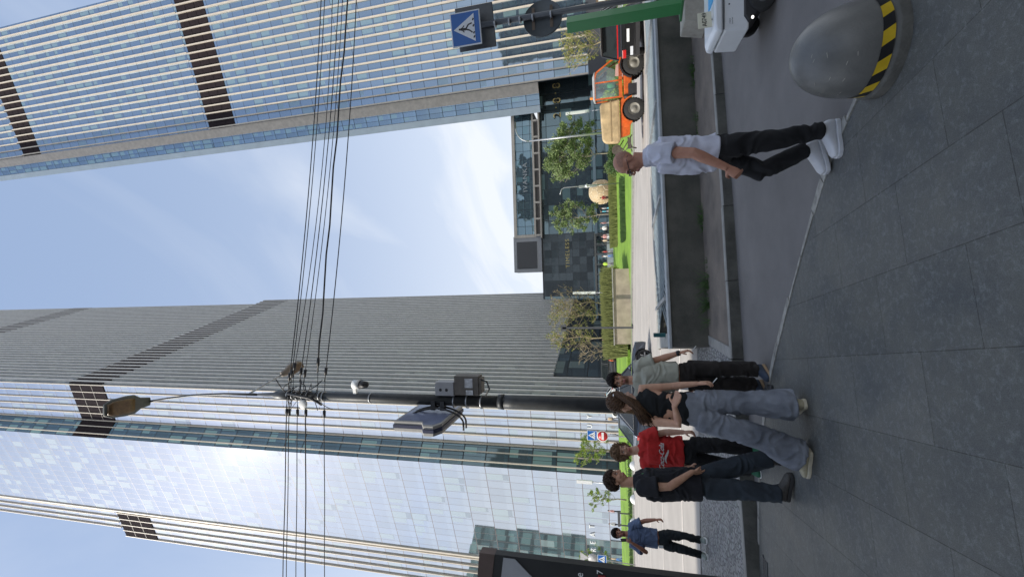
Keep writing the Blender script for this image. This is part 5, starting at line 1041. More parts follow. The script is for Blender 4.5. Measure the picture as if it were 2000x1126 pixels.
def person(J,label,sk,gz=0,hair='short',hairm=None,shirtm=None,trm=None,shoem=None,solem=None,sleeve=.6,hem=.35,wid=1.0,leg=(.095,.068,.062),legend=.96,vs_=.0052,shirtr=(.185,.128),girl=False,heads=1.0,group=None,beard=False,curl=(.5,.5),pitch=(0,0),lift=(0,0),palmL=None,palmR=None,eyes=True,trw=None,sleever=(.078,.082),handsc=1.0,thumbL=None,thumbR=None,fwd=None,wr=.009,browm=True):
    g=lambda k:V(J[k]); rng=random.Random(hash(label)%1000 if 0 else len(label))
    base=V(((g('aL').x+g('aR').x)/2,(g('aL').y+g('aR').y)/2,gz)); off=base
    up=(g('top')-g('neck')).normalized(); up=(up+V((0,0,.6))).normalized()
    F=g('nose')-g('head'); F=(F-up*F.dot(up)).normalized(); F=(F-up*.12).normalized(); U=(up-F*up.dot(F)).normalized(); R=F.cross(U)
    hc=g('top')-U*.118*heads; H=lambda r,f,u: hc+(R*r+F*f+U*u)*heads
    BR=(g('sR')-g('sL')); BR.z=0; BR.normalize()          # body right (towards the person's right side)
    BF=V((0,0,1)).cross(BR); BF=BF if fwd is None else BF
    # for a person, forward = up x right
    BFv=V((0,0,1)).cross(BR)
    HM=Matrix((R,F,U)).transposed()
    q=MB()
    E=lambda c,r: q.ball(H(*c),tuple(x*heads for x in r),18,M=HM)
    E((0,-.016,.030),(.076,.096,.088)); E((0,.026,-.03),(.062,.066,.080)); E((0,.052,-.088),(.036,.032,.026)); E((0,.074,.022),(.052,.020,.015)); E((0,.082,-.064),(.030,.018,.020)); E((0,.096,-.060),(.022,.008,.007)); E((0,.094,-.071),(.019,.007,.006))
    E((.040,.060,-.028),(.022,.022,.020));E((-.040,.060,-.028),(.022,.022,.020))
    q.tube([H(0,.088,.014),H(0,.105,-.012),H(0,.116,-.030)],[.010*heads,.011*heads,.013*heads],8); E((.011,.103,-.034),(.009,.010,.008));E((-.011,.103,-.034),(.009,.010,.008))
    for s_ in(-1,1): E((s_*.077,-.008,-.012),(.009,.020,.033)); E((s_*.083,-.016,-.004),(.006,.012,.022))
    nb=g('neck')-V((0,0,.05)); q.tube([nb,g('neck'),H(0,-.02,-.05)],[.066*wid,.055*wid,.054*wid],16)
    # torso and legs
    ch,be,pe=g('chest'),g('belly'),g('pel'); sh=(g('sL')+g('sR'))/2; hw=(g('sR')-g('sL')).length/2; hw=max(hw,.155)
    f_w=lambda x:BR*x*wid; f_d=lambda x:BFv*x*wid
    q.loft([(pe-V((0,0,.06)),f_w(.12),f_d(.09)),(pe,f_w(.145),f_d(.10)),(be,f_w(.125 if girl else .14),f_d(.092)),(ch,f_w(.15),f_d(.10)),(sh-V((0,0,.05)),BR*hw*.92,f_d(.085)),(sh+V((0,0,.015)),BR*hw*.70,f_d(.06)),(lerp3(sh,g('neck'),.6),f_w(.07),f_d(.06))],n=22)
    for s_ in 'LR':
        a,b_,c=g('s'+s_),g('e'+s_),g('w'+s_); k=.86 if girl else 1.0
        q.tube([lerp3(sh,a,.7),a,lerp3(a,b_,.35),lerp3(a,b_,.75),b_,lerp3(b_,c,.25),lerp3(b_,c,.7),c],[.05*k,.056*k,.051*k,.043*k,.041*k,.043*k,.033*k,.027*k],14)
        pd=(palmL if s_=='L' else palmR) or tuple(-BR if s_=='R' else BR); td=(thumbL if s_=='L' else thumbR) or tuple(BFv)
        hand(q,c,g('h'+s_),pd,td,curl[0 if s_=='L' else 1],handsc*(.92 if girl else 1))
        h_,kn,an=g('p'+s_),g('k'+s_),g('a'+s_); an=V((an.x,an.y,max(an.z,gz+.09)))
        q.tube([h_,lerp3(h_,kn,.5),kn,lerp3(kn,an,.35),an,an-V((0,0,.03))],[.072,.060,.040,.042,.032,.036],12)
    body=vox(q,'person',sk,vs_,4,None,off); body.location=base; tag(body,label,'person',group)
    me=body.data
    hcl=hc-off
    for p in me.polygons:
        d=p.center-hcl; r,f,u=d.dot(R)/heads,d.dot(F)/heads,d.dot(U)/heads
        if f>.075 and abs(r)<.025 and -.078<u<-.052 : p.material_index=1
        elif browm and f>.07 and .010<abs(r)<.047 and .020<u<.030: p.material_index=2
        elif beard and (u<-.048 and f>-.01 and u>-.125 and (abs(r)>.027 or u<-.078 or (u>-.053 and abs(r)<.03 and f>.07))) : p.material_index=3
    off0=lambda v:V(v)-off
    if eyes:
        q=MB()
        for s_ in(-1,1): q.ball(off0(H(s_*.031,.0815,.004)),(.0135*heads,.008*heads,.0065*heads),12,M=HM)
        ey=q.build('eyes',mat('eye_white',(.42,.40,.38),.3,var=0) if not bpy.data.materials.get('eye_white') else bpy.data.materials['eye_white'],body)
        q=MB()
        for s_ in(-1,1): q.ball(off0(H(s_*.031,.0868,.004)),(.006*heads,.004*heads,.006*heads),10,M=HM)
        q.build('iris',bpy.data.materials.get('iris_dark') or mat('iris_dark',(.015,.01,.008),.2,var=0),ey)
    # hair
    if hair!='none':
        q=MB(); rad=(.080*heads,.101*heads,.093*heads); c=H(0,-.018,.030)-off
        if hair=='short' or hair=='long' or hair=='pony':
            for i in range(760):
                th=rng.uniform(0,2*PI); ph=rng.uniform(-.55,1.5); fr=math.sin(th)
                if ph<.55 and fr>.35: continue
                if ph<-.1 and fr>-.1 : continue
                dv=(-F*.6-U*.5+R*rng.uniform(-.5,.5)) if hair!='short' else (F*(.5 if ph>.7 else -.2)-U*.7+R*rng.uniform(-.8,.8))
                jr=rng.uniform(.97,1.13); hairlock(q,c,R,F,U,th,ph,.07*heads*rng.uniform(.6,1.4),dv,.0072,tuple(x*jr for x in rad),rng)
            q.ball(c+U*.004,tuple(x*.985 for x in rad),20,M=HM)
            # trim the cap off the face
        if hair=='curly':
            for i in range(760):
                th=rng.uniform(0,2*PI); ph=rng.uniform(-1.0,1.55); fr=math.sin(th)
                if ph<.45 and fr>.42: continue
                k=rng.uniform(1.0,1.42); rr=rng.uniform(.009,.018)*heads
                p=c+R*(rad[0]*k*math.cos(ph)*math.cos(th))+F*(rad[1]*k*math.cos(ph)*math.sin(th))+U*(rad[2]*k*math.sin(ph)); 
                pts=[p+(R*math.cos(a+th)+U*math.sin(a+th))*rr*1.2+F*rr*(a/4) for a in (0,1.3,2.6,3.9)]; q.tube(pts,[rr*.5,rr*.75,rr*.7,rr*.3],5)
            q.ball(c+U*.004,tuple(x*1.03 for x in rad),18,M=HM)
        if hair=='long':
            for i in range(150):
                th=rng.uniform(PI*.85,PI*2.15); a=c+R*(rad[0]*math.cos(th)*1.02)+F*(rad[1]*math.sin(th))-U*.02
                l=rng.uniform(.25,.36); q.tube([a+U*.05,a-U*.08-F*.005,a-U*l*.7-F*.01+R*rng.uniform(-.02,.02),a-U*l+R*rng.uniform(-.03,.03)],[.007,.009,.008,.003],5)
        if hair=='pony':
            b0=H(0,-.112,.045)-off; q.ball(b0,(.026,.026,.026),10)
            for i in range(110):
                o1=V((rng.uniform(-1,1),rng.uniform(-1,1),rng.uniform(-1,1)))*.011; o2=o1*1.9
                e=V((-1.30,4.27,1.43))-off+o2*1.4
                m1=b0-F*.05-U*.02+o1; m2=m1.lerp(e,.5)+V((.03,-.03,-.045))+o2*.6; q.tube([b0+o1*.4,m1,m2,e+V((rng.uniform(-.03,.02),0,rng.uniform(-.07,.03)))],[.006,.009,.009,.003],5)
        hb=q.build('hair',hairm,body)
        # remove hair faces that cover the face
        bm=bmesh.new(); bm.from_mesh(hb.data); dl=[]
        for f in bm.faces:
            d=f.calc_center_median()-hcl; r,ff,u=d.dot(R)/heads,d.dot(F)/heads,d.dot(U)/heads
            if ff>.040 and u<.052 and abs(r)<.062: dl.append(f)
            elif ff>.0 and u<-.0 and abs(r)<.074 and hair!='curly': dl.append(f)
        bmesh.ops.delete(bm,geom=dl,context='FACES'); bm.to_mesh(hb.data); bm.free()
    # shirt
    q=MB(); hemc=lerp3(be,pe,hem); hx,hy=shirtr
    rings=[(hemc,f_w(hx),f_d(hy)),(lerp3(hemc,be,.5),f_w(hx*.99),f_d(hy*.99)),(be+V((0,0,.02)),f_w(hx*(.80 if girl else .97)),f_d(hy*(.85 if girl else 1))),(ch,f_w(hx*(.95 if girl else 1.0)),f_d(hy*1.0)),(lerp3(ch,sh,.6),f_w(hx*1.02),f_d(hy*.95)),(sh-V((0,0,.03)),BR*(hw+(.0 if girl else .012)),f_d(.098)),(sh+V((0,0,.022)),BR*hw*.86,f_d(.082)),(lerp3(sh,g('neck'),.55)+V((0,0,.006)),f_w(.088),f_d(.078)),(lerp3(sh,g('neck'),.82),f_w(.066),f_d(.064))]
    q.loft(rings,n=26)
    if sleeve>0:
        for s_ in 'LR':
            a,b_=g('s'+s_),g('e'+s_); q.tube([lerp3(sh,a,.55),a+V((0,0,.0)),lerp3(a,b_,sleeve*.5),lerp3(a,b_,sleeve)],[.062,sleever[0]*.93,sleever[0],sleever[1]],18)
    o=vox(q,'shirt',shirtm,.0075,5,body,off); wrinkle(o,wr,seed=len(label))
    shirt=o
    # trousers
    q=MB(); tw=trw or 1.0
    q.loft([(pe-V((0,0,.09)),f_w(.135*tw),f_d(.105*tw)),(pe-V((0,0,.02)),f_w(.165*tw),f_d(.122*tw)),(lerp3(pe,be,.35),f_w(.158*tw),f_d(.115*tw)),(lerp3(pe,be,.60 if girl else .45),f_w(.142*tw),f_d(.105*tw))],n=24)
    for i,s_ in enumerate('LR'):
        h_,kn,an=g('p'+s_),g('k'+s_),g('a'+s_); an=V((an.x,an.y,max(an.z,gz+.09))); e=lerp3(kn,an,legend)
        h2=h_+V((0,0,.0)); q.tube([h2,lerp3(h2,kn,.25),lerp3(h2,kn,.6),kn,lerp3(kn,e,.4),lerp3(kn,e,.8),e],[leg[0]*.95,leg[0],leg[0]*.45+leg[1]*.55,leg[1],leg[1]*.6+leg[2]*.4,leg[2],leg[2]*1.02],20)
    o=vox(q,'trousers',trm,.0078,5,body,off); wrinkle(o,wr*.95,f=(8,8,9),seed=len(label)+5)
    tr=o
    for i,s_ in enumerate('LR'): shoe(g('a'+s_),g('t'+s_),gz,shoem,solem or M_whtp,body,off,lift[i],pitch[i])
    return body,off,dict(R=R,F=F,U=U,H=lambda r,f,u:H(r,f,u)-off,BR=BR,BF=BFv,shirt=shirt,tr=tr,HM=HM)
JJ={
'BALD':dict(top=(1.01,3.80,1.655),head=(0.99,3.80,1.54),nose=(0.89,3.80,1.49),neck=(1.06,3.80,1.43),chest=(1.07,3.80,1.23),belly=(1.05,3.80,0.98),pel=(1.07,3.80,0.83),sL=(1.06,3.64,1.33),eL=(1.0,3.55,1.06),wL=(0.87,3.57,0.82),hL=(0.80,3.60,0.72),sR=(1.12,3.97,1.31),eR=(1.17,4.02,1.03),wR=(1.10,4.00,0.80),hR=(1.07,3.98,0.70),pL=(1.07,3.71,0.80),kL=(1.08,3.70,0.46),aL=(1.12,3.70,0.09),tL=(0.92,3.68,0),pR=(1.07,3.89,0.80),kR=(0.89,3.88,0.50),aR=(1.04,3.88,0.15),tR=(0.90,3.85,0)),
'GREEN':dict(top=(-1.19,5.56,1.80),head=(-1.20,5.56,1.66),nose=(-1.19,5.46,1.64),neck=(-1.19,5.57,1.52),chest=(-1.16,5.56,1.32),belly=(-1.13,5.56,1.05),pel=(-1.12,5.56,0.88),sL=(-1.0,5.56,1.43),eL=(-0.92,5.59,1.16),wL=(-0.83,5.50,0.95),hL=(-0.79,5.47,0.84),sR=(-1.36,5.58,1.43),eR=(-1.40,5.62,1.16),wR=(-1.34,5.56,0.93),hR=(-1.31,5.56,0.82),pL=(-1.03,5.56,0.85),kL=(-1.02,5.53,0.46),aL=(-1.03,5.58,0.09),tL=(-1.10,5.40,0.0),pR=(-1.20,5.56,0.85),kR=(-1.21,5.62,0.45),aR=(-1.24,5.70,0.09),tR=(-1.32,5.55,0.0)),
'GIRL':dict(top=(-1.18,4.40,1.77),head=(-1.19,4.40,1.65),nose=(-1.28,4.47,1.62),neck=(-1.17,4.40,1.52),chest=(-1.18,4.40,1.35),belly=(-1.19,4.40,1.13),pel=(-1.21,4.40,0.98),sR=(-1.04,4.47,1.45),eR=(-1.01,4.50,1.16),wR=(-0.97,4.46,0.93),hR=(-0.95,4.43,0.83),sL=(-1.31,4.33,1.44),eL=(-1.29,4.20,1.14),wL=(-1.12,4.17,1.18),hL=(-1.02,4.19,1.14),pR=(-1.14,4.45,0.95),kR=(-1.14,4.45,0.50),aR=(-1.14,4.45,0.09),tR=(-1.23,4.62,0),pL=(-1.28,4.35,0.95),kL=(-1.39,4.32,0.50),aL=(-1.57,4.35,0.10),tL=(-1.79,4.42,0)),
'RED':dict(top=(-2.21,5.90,1.76),head=(-2.19,5.90,1.64),nose=(-2.11,5.80,1.61),neck=(-2.18,5.90,1.47),chest=(-2.17,5.90,1.27),belly=(-2.17,5.90,1.00),pel=(-2.16,5.90,0.83),sL=(-1.99,5.87,1.37),eL=(-1.92,5.88,1.11),wL=(-1.88,5.80,0.89),hL=(-1.86,5.76,0.80),sR=(-2.36,5.93,1.37),eR=(-2.41,5.95,1.10),wR=(-2.35,5.90,0.88),hR=(-2.32,5.87,0.79),pL=(-2.07,5.90,0.80),kL=(-2.04,5.85,0.45),aL=(-2.08,5.90,0.10),tL=(-2.03,5.70,0.0),pR=(-2.25,5.90,0.80),kR=(-2.30,5.90,0.43),aR=(-2.38,6.00,0.09),tR=(-2.35,5.80,0.0)),
'BLACK':dict(top=(-2.17,5.00,1.85),head=(-2.15,5.00,1.73),nose=(-2.03,5.00,1.72),neck=(-2.21,5.00,1.56),chest=(-2.22,5.00,1.32),belly=(-2.19,5.00,1.04),pel=(-2.17,5.00,0.83),sR=(-2.18,4.82,1.46),eR=(-2.13,4.78,1.18),wR=(-1.99,4.86,0.94),hR=(-2.03,4.93,0.82),sL=(-2.23,5.18,1.46),eL=(-2.22,5.22,1.17),wL=(-2.06,5.13,0.94),hL=(-2.07,5.06,0.84),pR=(-2.18,4.91,0.82),kR=(-2.15,4.88,0.44),aR=(-2.13,4.80,0.10),tR=(-1.92,4.78,0),pL=(-2.14,5.09,0.80),kL=(-1.98,5.10,0.43),aL=(-1.89,5.12,0.10),tL=(-1.70,5.10,0)),
'BLUE':dict(top=(-5.0,8.90,1.90),head=(-4.98,8.90,1.77),nose=(-4.95,8.80,1.72),neck=(-5.00,8.92,1.62),chest=(-5.00,8.90,1.41),belly=(-5.01,8.90,1.12),pel=(-5.01,8.90,0.92),sL=(-4.82,8.90,1.52),eL=(-4.70,8.92,1.27),wL=(-4.60,8.82,1.06),hL=(-4.56,8.78,0.95),sR=(-5.20,8.90,1.51),eR=(-5.21,8.74,1.26),wR=(-5.05,8.72,1.52),hR=(-5.02,8.74,1.63),pL=(-4.92,8.90,0.90),kL=(-4.87,8.82,0.54),aL=(-4.95,8.90,0.23),tL=(-4.86,8.70,0),pR=(-5.11,8.90,0.90),kR=(-5.12,8.80,0.54),aR=(-5.21,8.85,0.23),tR=(-5.14,8.65,0)),
'HID':dict(top=(-1.37,5.30,1.72),head=(-1.37,5.30,1.60),nose=(-1.29,5.34,1.58),neck=(-1.37,5.30,1.45),chest=(-1.38,5.30,1.27),belly=(-1.39,5.30,1.01),pel=(-1.40,5.30,0.85),sL=(-1.46,5.42,1.37),eL=(-1.47,5.45,1.11),wL=(-1.45,5.44,0.91),hL=(-1.45,5.42,0.82),sR=(-1.31,5.20,1.37),eR=(-1.32,5.18,1.11),wR=(-1.33,5.2,0.91),hR=(-1.33,5.2,0.82),pL=(-1.42,5.35,0.80),kL=(-1.40,5.35,0.44),aL=(-1.38,5.35,0.10),tL=(-1.30,5.38,0),pR=(-1.37,5.26,0.80),kR=(-1.37,5.26,0.44),aR=(-1.37,5.26,0.10),tR=(-1.28,5.28,0)),
}
S_=(.46,.27,.20)
sk1=skin('skin_bald',(.47,.235,.155)); sk2=skin('skin_green',(.46,.24,.15)); sk3=skin('skin_girl',(.58,.34,.23)); sk4=skin('skin_red',(.50,.29,.20)); sk5=skin('skin_black_shirt',(.50,.28,.18)); sk6=skin('skin_blue',(.38,.17,.10)); sk7=skin('skin_hidden',(.48,.30,.22))
H_dark=mat('dark_brown_hair',(.014,.009,.007),.55,var=.3,scale=40,spec=.15); H_curl=mat('curly_brown_hair',(.20,.125,.075),.7,var=.35,scale=30,spec=.15); H_mid=mat('brown_hair',(.045,.028,.02),.55,var=.35,scale=40,spec=.15); H_long=mat('light_brown_hair',(.20,.115,.055),.5,var=.4,scale=60,col2=(.07,.038,.02),spec=.15); H_pony=mat('auburn_hair',(.13,.072,.04),.45,var=.45,scale=60,col2=(.04,.024,.016),spec=.15)
W_t=cloth('white_tee',(.56,.57,.66),.05); B_tr=cloth('black_trousers',(.010,.010,.012),.2,scale=4); W_sh=mat('white_leather',(.62,.63,.66),.5,var=.04); 
b1,o1,k1=person(JJ['BALD'],'bald man in glasses, white tee and black trousers walking left alone',sk1,gz=.022,hair='none',shirtm=W_t,trm=B_tr,shoem=W_sh,solem=W_sh,sleeve=.52,hem=.85,leg=(.092,.072,.060),legend=.93,vs_=.0042,shirtr=(.188,.150),curl=(.95,.6),pitch=(0,.10),lift=(0,.015),palmL=(.6,.55,0),palmR=(.4,-.6,0),thumbL=(-1,-.2,.2),thumbR=(-1,0,0),sleever=(.082,.084),beard=False,wr=.010)
def part(q,name,m,p): return q.build(name,m,p)
H=k1['H']; q=MB(); R1=k1['R'];F1=k1['F'];U1=k1['U']
for s_ in(-1,1):
    c=H(s_*.033,.106,.004); ring=[c+R1*.024*math.cos(a)+U1*.016*math.sin(a)-F1*.006*abs(math.cos(a)) for a in [2*PI*i/16 for i in range(17)]]; q.tube(ring,.0022,6)
    q.tube([H(s_*.057,.100,.008),H(s_*.080,.03,.010),H(s_*.084,-.02,.008),H(s_*.084,-.035,-.01)],.0030,6)
q.tube([H(-.010,.112,.006),H(.010,.112,.006)],.002,6); gl_=part(q,'glasses',M_black,b1)
q=MB()
for s_ in(-1,1): q.ball(H(s_*.033,.105,.004),(.021,.003,.014),12,M=k1['HM'])
part(q,'lens',mat('spectacle_lens',(.10,.10,.11),.08,var=0,spec=.8),gl_)
laces(JJ['BALD']['aL'],JJ['BALD']['tL'],.022,mat('lace_grey',(.45,.46,.5),.7,var=0),[c for c in b1.children if c.name.startswith('shoe')][0],o1)
# stubble cap over the skull
q=MB()
cap=MB(); 
for i in range(10):
    pass
for p in b1.data.polygons:
    d=p.center-(V(JJ['BALD']['top'])-k1['U']*.118-o1); r,f,u=d.dot(R1),d.dot(F1),d.dot(U1)
    if u>-.03 and f<.035 and f<.05-.5*max(0,u-.03) and not (abs(r)<.055 and u>.085) and (d.length>.085) and not(abs(r)>.066 and -.05<u<.025 and -.04<f<.03): p.material_index=3
sk1[3].node_tree.nodes['Principled BSDF'].inputs['Base Color'].default_value=(.16,.10,.08,1)
for n_ in list(sk1[3].node_tree.nodes):
    if n_.type=='VALTORGB': n_.color_ramp.elements[0].color=(.26,.135,.095,1); n_.color_ramp.elements[1].color=(.36,.19,.135,1)
q=MB(); wv=V(JJ['BALD']['wR'])-o1; q.tube([wv+V((.0,0,.03)),wv+V((0,0,.055))],.033,12); part(q,'watch',M_black,b1)
b2,o2,k2=person(JJ['GREEN'],'bearded man in pale green tee and dark trousers with watch, looking at the viewer',sk2,gz=.0,hair='short',hairm=H_dark,shirtm=cloth('sage_tee',(.40,.40,.33),.06),trm=cloth('dark_brown_trousers',(.022,.018,.016),.2,scale=5),shoem=mat('navy_suede',(.035,.05,.08),.8,var=.15),solem=mat('tan_sole',(.32,.22,.13),.7),sleeve=.66,hem=.42,leg=(.10,.085,.085),legend=.97,beard=True,curl=(.7,.6),sleever=(.088,.098),shirtr=(.20,.135))
q=MB(); a=V(JJ['GREEN']['wL'])-o2; d=(V(JJ['GREEN']['wL'])-V(JJ['GREEN']['eL'])).normalized(); q.tube([a-d*.035,a-d*.005],.034,14); q.box(a-d*.02+V((.02,-.028,0)),(.03,.012,.036)); part(q,'watch',M_black,b2)
q=MB(); e=V(JJ['GREEN']['eL']).lerp(V(JJ['GREEN']['wL']),.38)-o2
b3,o3,k3=person(JJ['GIRL'],'woman in sleeveless black top and wide grey jeans seen from behind, ponytail',sk3,gz=.022,hair='pony',hairm=H_pony,shirtm=cloth('black_top',(.006,.008,.010),.2),trm=mat('grey_denim',(.26,.28,.32),.9,var=.3,scale=3.0,bump=.25,bscale=220,col2=(.085,.095,.12)),shoem=mat('cream_suede',(.42,.38,.27),.8,var=.15,scale=20),solem=mat('cream_sole',(.50,.46,.36),.7),sleeve=0,hem=.62,girl=True,leg=(.112,.108,.138),legend=.985,shirtr=(.155,.115),curl=(.35,.55),palmL=(0,-.3,.2),thumbL=(0,-.2,1),palmR=(-.9,.2,0),thumbR=(-.3,1,0),sleever=(.07,.07),trw=.98,wr=.008,eyes=False)
q=MB(); b0=k3['H'](0,-.112,.045); q.tube([b0+R1*0+k3['U']*.012,b0-k3['U']*.012],.026,12); part(q,'hair_tie',M_whtp,b3)
q=MB(); 
for s_ in (-1,1):
    c=V(JJ['GIRL']['pel'])-o3-k3['BF']*.118+k3['BR']*s_*.075-V((0,0,.05)); q.box(c,(.12,.012,.13),rz=math.atan2(k3['BR'].y,k3['BR'].x))
part(q,'jean_pocket',bpy.data.materials['grey_denim'],b3) if 0 else None
b4,o4,k4=person(JJ['RED'],'man with curly brown hair in a red tee with white script',sk4,gz=.0,hair='curly',hairm=H_curl,shirtm=cloth('red_tee',(.50,.022,.020),.10),trm=B_tr,shoem=mat('green_canvas',(.02,.12,.06),.8,var=.1),solem=M_whtp,sleeve=.66,hem=.60,leg=(.098,.085,.080),legend=.95,curl=(.9,.6),sleever=(.088,.10),shirtr=(.205,.138))
c=V(JJ['RED']['chest']).lerp(V(JJ['RED']['belly']),.38)-o4+k4['BF']*.147; xr=-k4['BR']; wt=mat('print_white',(.62,.60,.58),.8,var=.1)
tx=text('shirt_script','Coca-Cola',.085,c+V((0,0,0)),xr,(0,0,1),wt,b4,.008,shear=.35)
q=MB(); pts=[c+xr*(-.09+.18*i/10)+V((0,0,-.06+.018*math.sin(i/10*PI*1.5)))-k4['BF']*(.012*abs(i-5)/5) for i in range(11)]
for i in range(10): q.bar(pts[i],pts[i+1],.012,.006+.02*math.sin(PI*i/10),up=(0,0,1))
part(q,'shirt_swoosh',wt,b4)
b5,o5,k5=person(JJ['BLACK'],'man in black tee and dark jeans in profile, hand in pocket, green lanyard',sk5,gz=.022,hair='short',hairm=H_mid,shirtm=cloth('black_tee',(.010,.010,.014),.2),trm=mat('dark_denim',(.03,.042,.055),.9,var=.35,scale=4,bump=.2,bscale=220,col2=(.012,.016,.022)),shoem=mat('grey_trainer',(.07,.065,.06),.7,var=.3,scale=14),solem=mat('dark_sole',(.03,.03,.03),.8),sleeve=.60,hem=.90,leg=(.108,.096,.086),legend=.97,curl=(.5,.3),sleever=(.095,.105),shirtr=(.212,.165),palmR=(.3,.6,0),palmL=(.3,-.6,0),pitch=(.0,.12),lift=(0,0))
q=MB(); nk=V(JJ['BLACK']['neck'])-o5
def strap(t): return nk+k5['BR']*.084*math.cos(t)+k5['BF']*.082*math.sin(t)+V((0,0,-.055-.03*math.sin(t)))
ls=[strap(2*PI*i/22) for i in range(23)]
for i in range(22): q.bar(ls[i],ls[i+1],.016,.006,up=(0,0,1))
fr=k5['BF']; p0=nk+fr*.085+V((0,0,-.09)); q.tube([p0,p0+fr*.06+V((0,0,-.18)),p0+fr*.075+V((0,0,-.42))],.007,6); part(q,'lanyard',mat('green_ribbon',(.10,.40,.14),.7,var=.1,scale=20),b5)
b6,o6,k6=person(JJ['BLUE'],'man in blue polo shirt and dark jeans holding a phone to his ear',sk6,gz=.145,hair='short',hairm=H_dark,shirtm=cloth('blue_polo',(.13,.18,.30),.15),trm=cloth('blue_black_jeans',(.012,.018,.022),.3),shoem=mat('grey_green_trainer',(.26,.30,.27),.7,var=.2,scale=14),solem=M_whtp,sleeve=.74,hem=.42,leg=(.095,.072,.062),legend=.95,vs_=.006,curl=(.7,.8),palmR=(.3,.8,0),thumbR=(.8,0,.2),beard=True,sleever=(.085,.095))
def tagbadge(k,o,J,name,body,dx,dz):
    q=MB(); c=V(JJ[J]['pel'])-o+k['BF']*.135+V((dx,0,dz)); q.box(c,(.055,.006,.085)); part(q,'badge',M_whtp,body)
tagbadge(k6,o6,'BLUE','',b6,-.08,.06); tagbadge(k2,o2,'GREEN','',b2,-.10,.04)
q=MB(); h_=V(JJ['BLUE']['hR']); q.box((0,0,0),(.014,.07,.15)); ph=q.build('mobile_phone',M_black,None,bevel=.004); ph.location=(-5.055,8.80,1.665); ph.rotation_euler=(.3,.15,-.3); tag(ph,'black mobile phone held to the ear of the man in blue','phone')
b7,o7,k7=person(JJ['HID'],'person with long light brown hair hidden behind the black top woman',sk7,gz=.0,hair='long',hairm=H_long,shirtm=cloth('grey_plum_top',(.035,.03,.035),.2),trm=B_tr,shoem=M_black,solem=M_black,sleeve=.7,hem=.4,girl=True,leg=(.08,.065,.06),vs_=.007,shirtr=(.16,.12))
# cigarettes held in two hands
for nm,J,lab in (('cigarette',JJ['GIRL']['hR'],'lit cigarette in the right hand of the black top woman'),('cigarette',JJ['GREEN']['hL'],'cigarette in the left hand of the pale green tee man')):
    q=MB(); q.tube([(0,0,0),(.05,-.015,-.035)],.004,6); o=q.build(nm,M_whtp); o.location=V(J)+V((.0,-.01,-.03)); tag(o,lab,'cigarette','cigarettes')
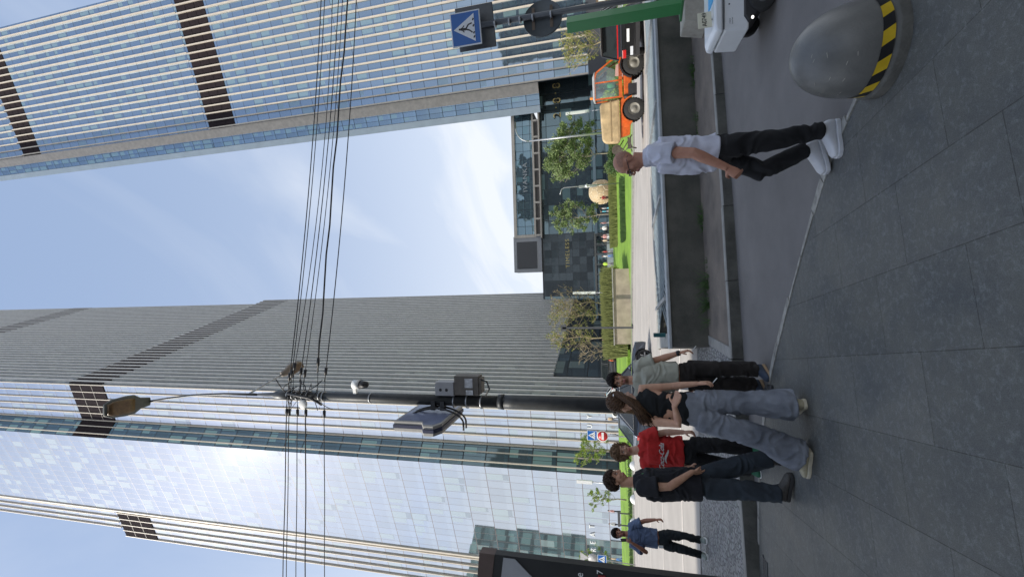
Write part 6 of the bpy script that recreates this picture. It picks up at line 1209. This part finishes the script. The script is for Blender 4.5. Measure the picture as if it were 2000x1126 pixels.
# distant pedestrians
def walker(x,y,z,h,rz,ct,cl,label,leg2=.12,skc=(.42,.26,.19)):
    M_=Matrix.Rotation(rz,3,'Z'); q=MB(); s=h/1.75; W=lambda a,b_,c:M_@V((a*s,b_*s,c*s))
    for sd in (-1,1):
        q.tube([W(sd*.09,0,.9),W(sd*.095,sd*leg2*.6,.48),W(sd*.09,sd*leg2,.06)],[.09*s,.065*s,.05*s],8,mi=1); q.ball(W(sd*.09,sd*leg2+.05,.04),(.05*s,.11*s,.045*s),8,mi=3,M=M_)
        q.tube([W(sd*.2,0,1.42),W(sd*.25,-sd*.05,1.15),W(sd*.25,.02-sd*.02,.88)],[.055*s,.045*s,.035*s],7,mi=0); q.ball(W(sd*.25,.03-sd*.02,.83),(.035*s,.03*s,.06*s),6,mi=2,M=M_)
    q.loft([(W(0,0,.82),W(.15,0,0),W(0,.1,0)),(W(0,0,1.0),W(.15,0,0),W(0,.1,0)),(W(0,0,1.25),W(.18,0,0),W(0,.11,0)),(W(0,0,1.43),W(.19,0,0),W(0,.09,0)),(W(0,0,1.5),W(.07,0,0),W(0,.06,0))],n=12,mi=0)
    q.tube([W(0,0,1.45),W(0,0,1.58)],.05*s,8,mi=2); q.ball(W(0,.01,1.64),(.075*s,.09*s,.11*s),10,mi=2); q.ball(W(0,-.015,1.67),(.08*s,.09*s,.10*s),10,mi=3)
    o=q.build('person',[ct,cl,mat('far_skin',skc,.6,var=0) if not bpy.data.materials.get('far_skin') else bpy.data.materials['far_skin'],H_dark]); o.location=(x,y,z); tag(o,label,'person','pedestrians on the far terrace'); return o
C=lambda n,c: bpy.data.materials.get(n) or mat(n,c,.85,var=.05)
cw,cr_,cb_,cg,ck,cp,cy_,cs_,cbe=C('far_white',(.75,.75,.73)),C('far_red',(.6,.10,.09)),C('far_blue',(.10,.25,.55)),C('far_grey',(.3,.3,.31)),C('far_black',(.02,.02,.025)),C('far_pink',(.65,.35,.32)),C('far_lime',(.45,.65,.08)),C('far_sky',(.15,.50,.60)),C('far_beige',(.5,.4,.28))
WK=[(12.4,62,cr_,ck,'red top and black trousers'),(11.0,62.5,cw,cs_,'white top with sky blue skirt by the globe'),(10.4,61.5,cs_,cg,'sky blue top and grey trousers'),(9.0,63,cp,cg,'pink top and grey trousers'),(8.1,62,cw,ck,'white top and black trousers'),(7.0,62.6,cp,cw,'pink top and white trousers'),(6.3,61.4,cbe,ck,'beige top and black trousers'),(4.8,62,cr_,cg,'red top and grey trousers'),(4.1,61,cw,cb_,'white top and blue trousers'),(3.0,60.8,cy_,cg,'lime vest and grey trousers'),(2.2,61.8,ck,cw,'black top and white trousers'),(1.4,61,cw,cw,'all white clothes inside the pavilion frame'),(.5,60.8,cbe,cb_,'beige top and blue trousers'),(-.2,61.6,cr_,ck,'red top, black trousers, by the banner post'),(-1.0,62,cg,ck,'grey top and black trousers'),(-2.7,61,cr_,cr_,'all red clothes among the bare trees'),(-7.2,58.5,cr_,cw,'red top and white trousers near the scooters'),(-17.0,61,cy_,ck,'lime vest and black trousers at the tower foot'),(-15.2,61.5,cs_,ck,'sky blue top and black trousers at the tower foot'),(-18.3,60.5,cbe,ck,'beige top and black trousers behind the no entry sign'),(-33.0,61,cw,ck,'white top and black trousers near the white letters'),(-31.2,61,cp,ck,'pink top and black trousers near the white letters'),(-37.2,60,cbe,cb_,'beige top and blue trousers beside the sign backs')]
rg=random.Random(8)
for x,y,a,b_,l in WK: walker(x,y,TZ,rg.uniform(1.62,1.82),rg.uniform(0,6.28),a,b_,'distant pedestrian in '+l)
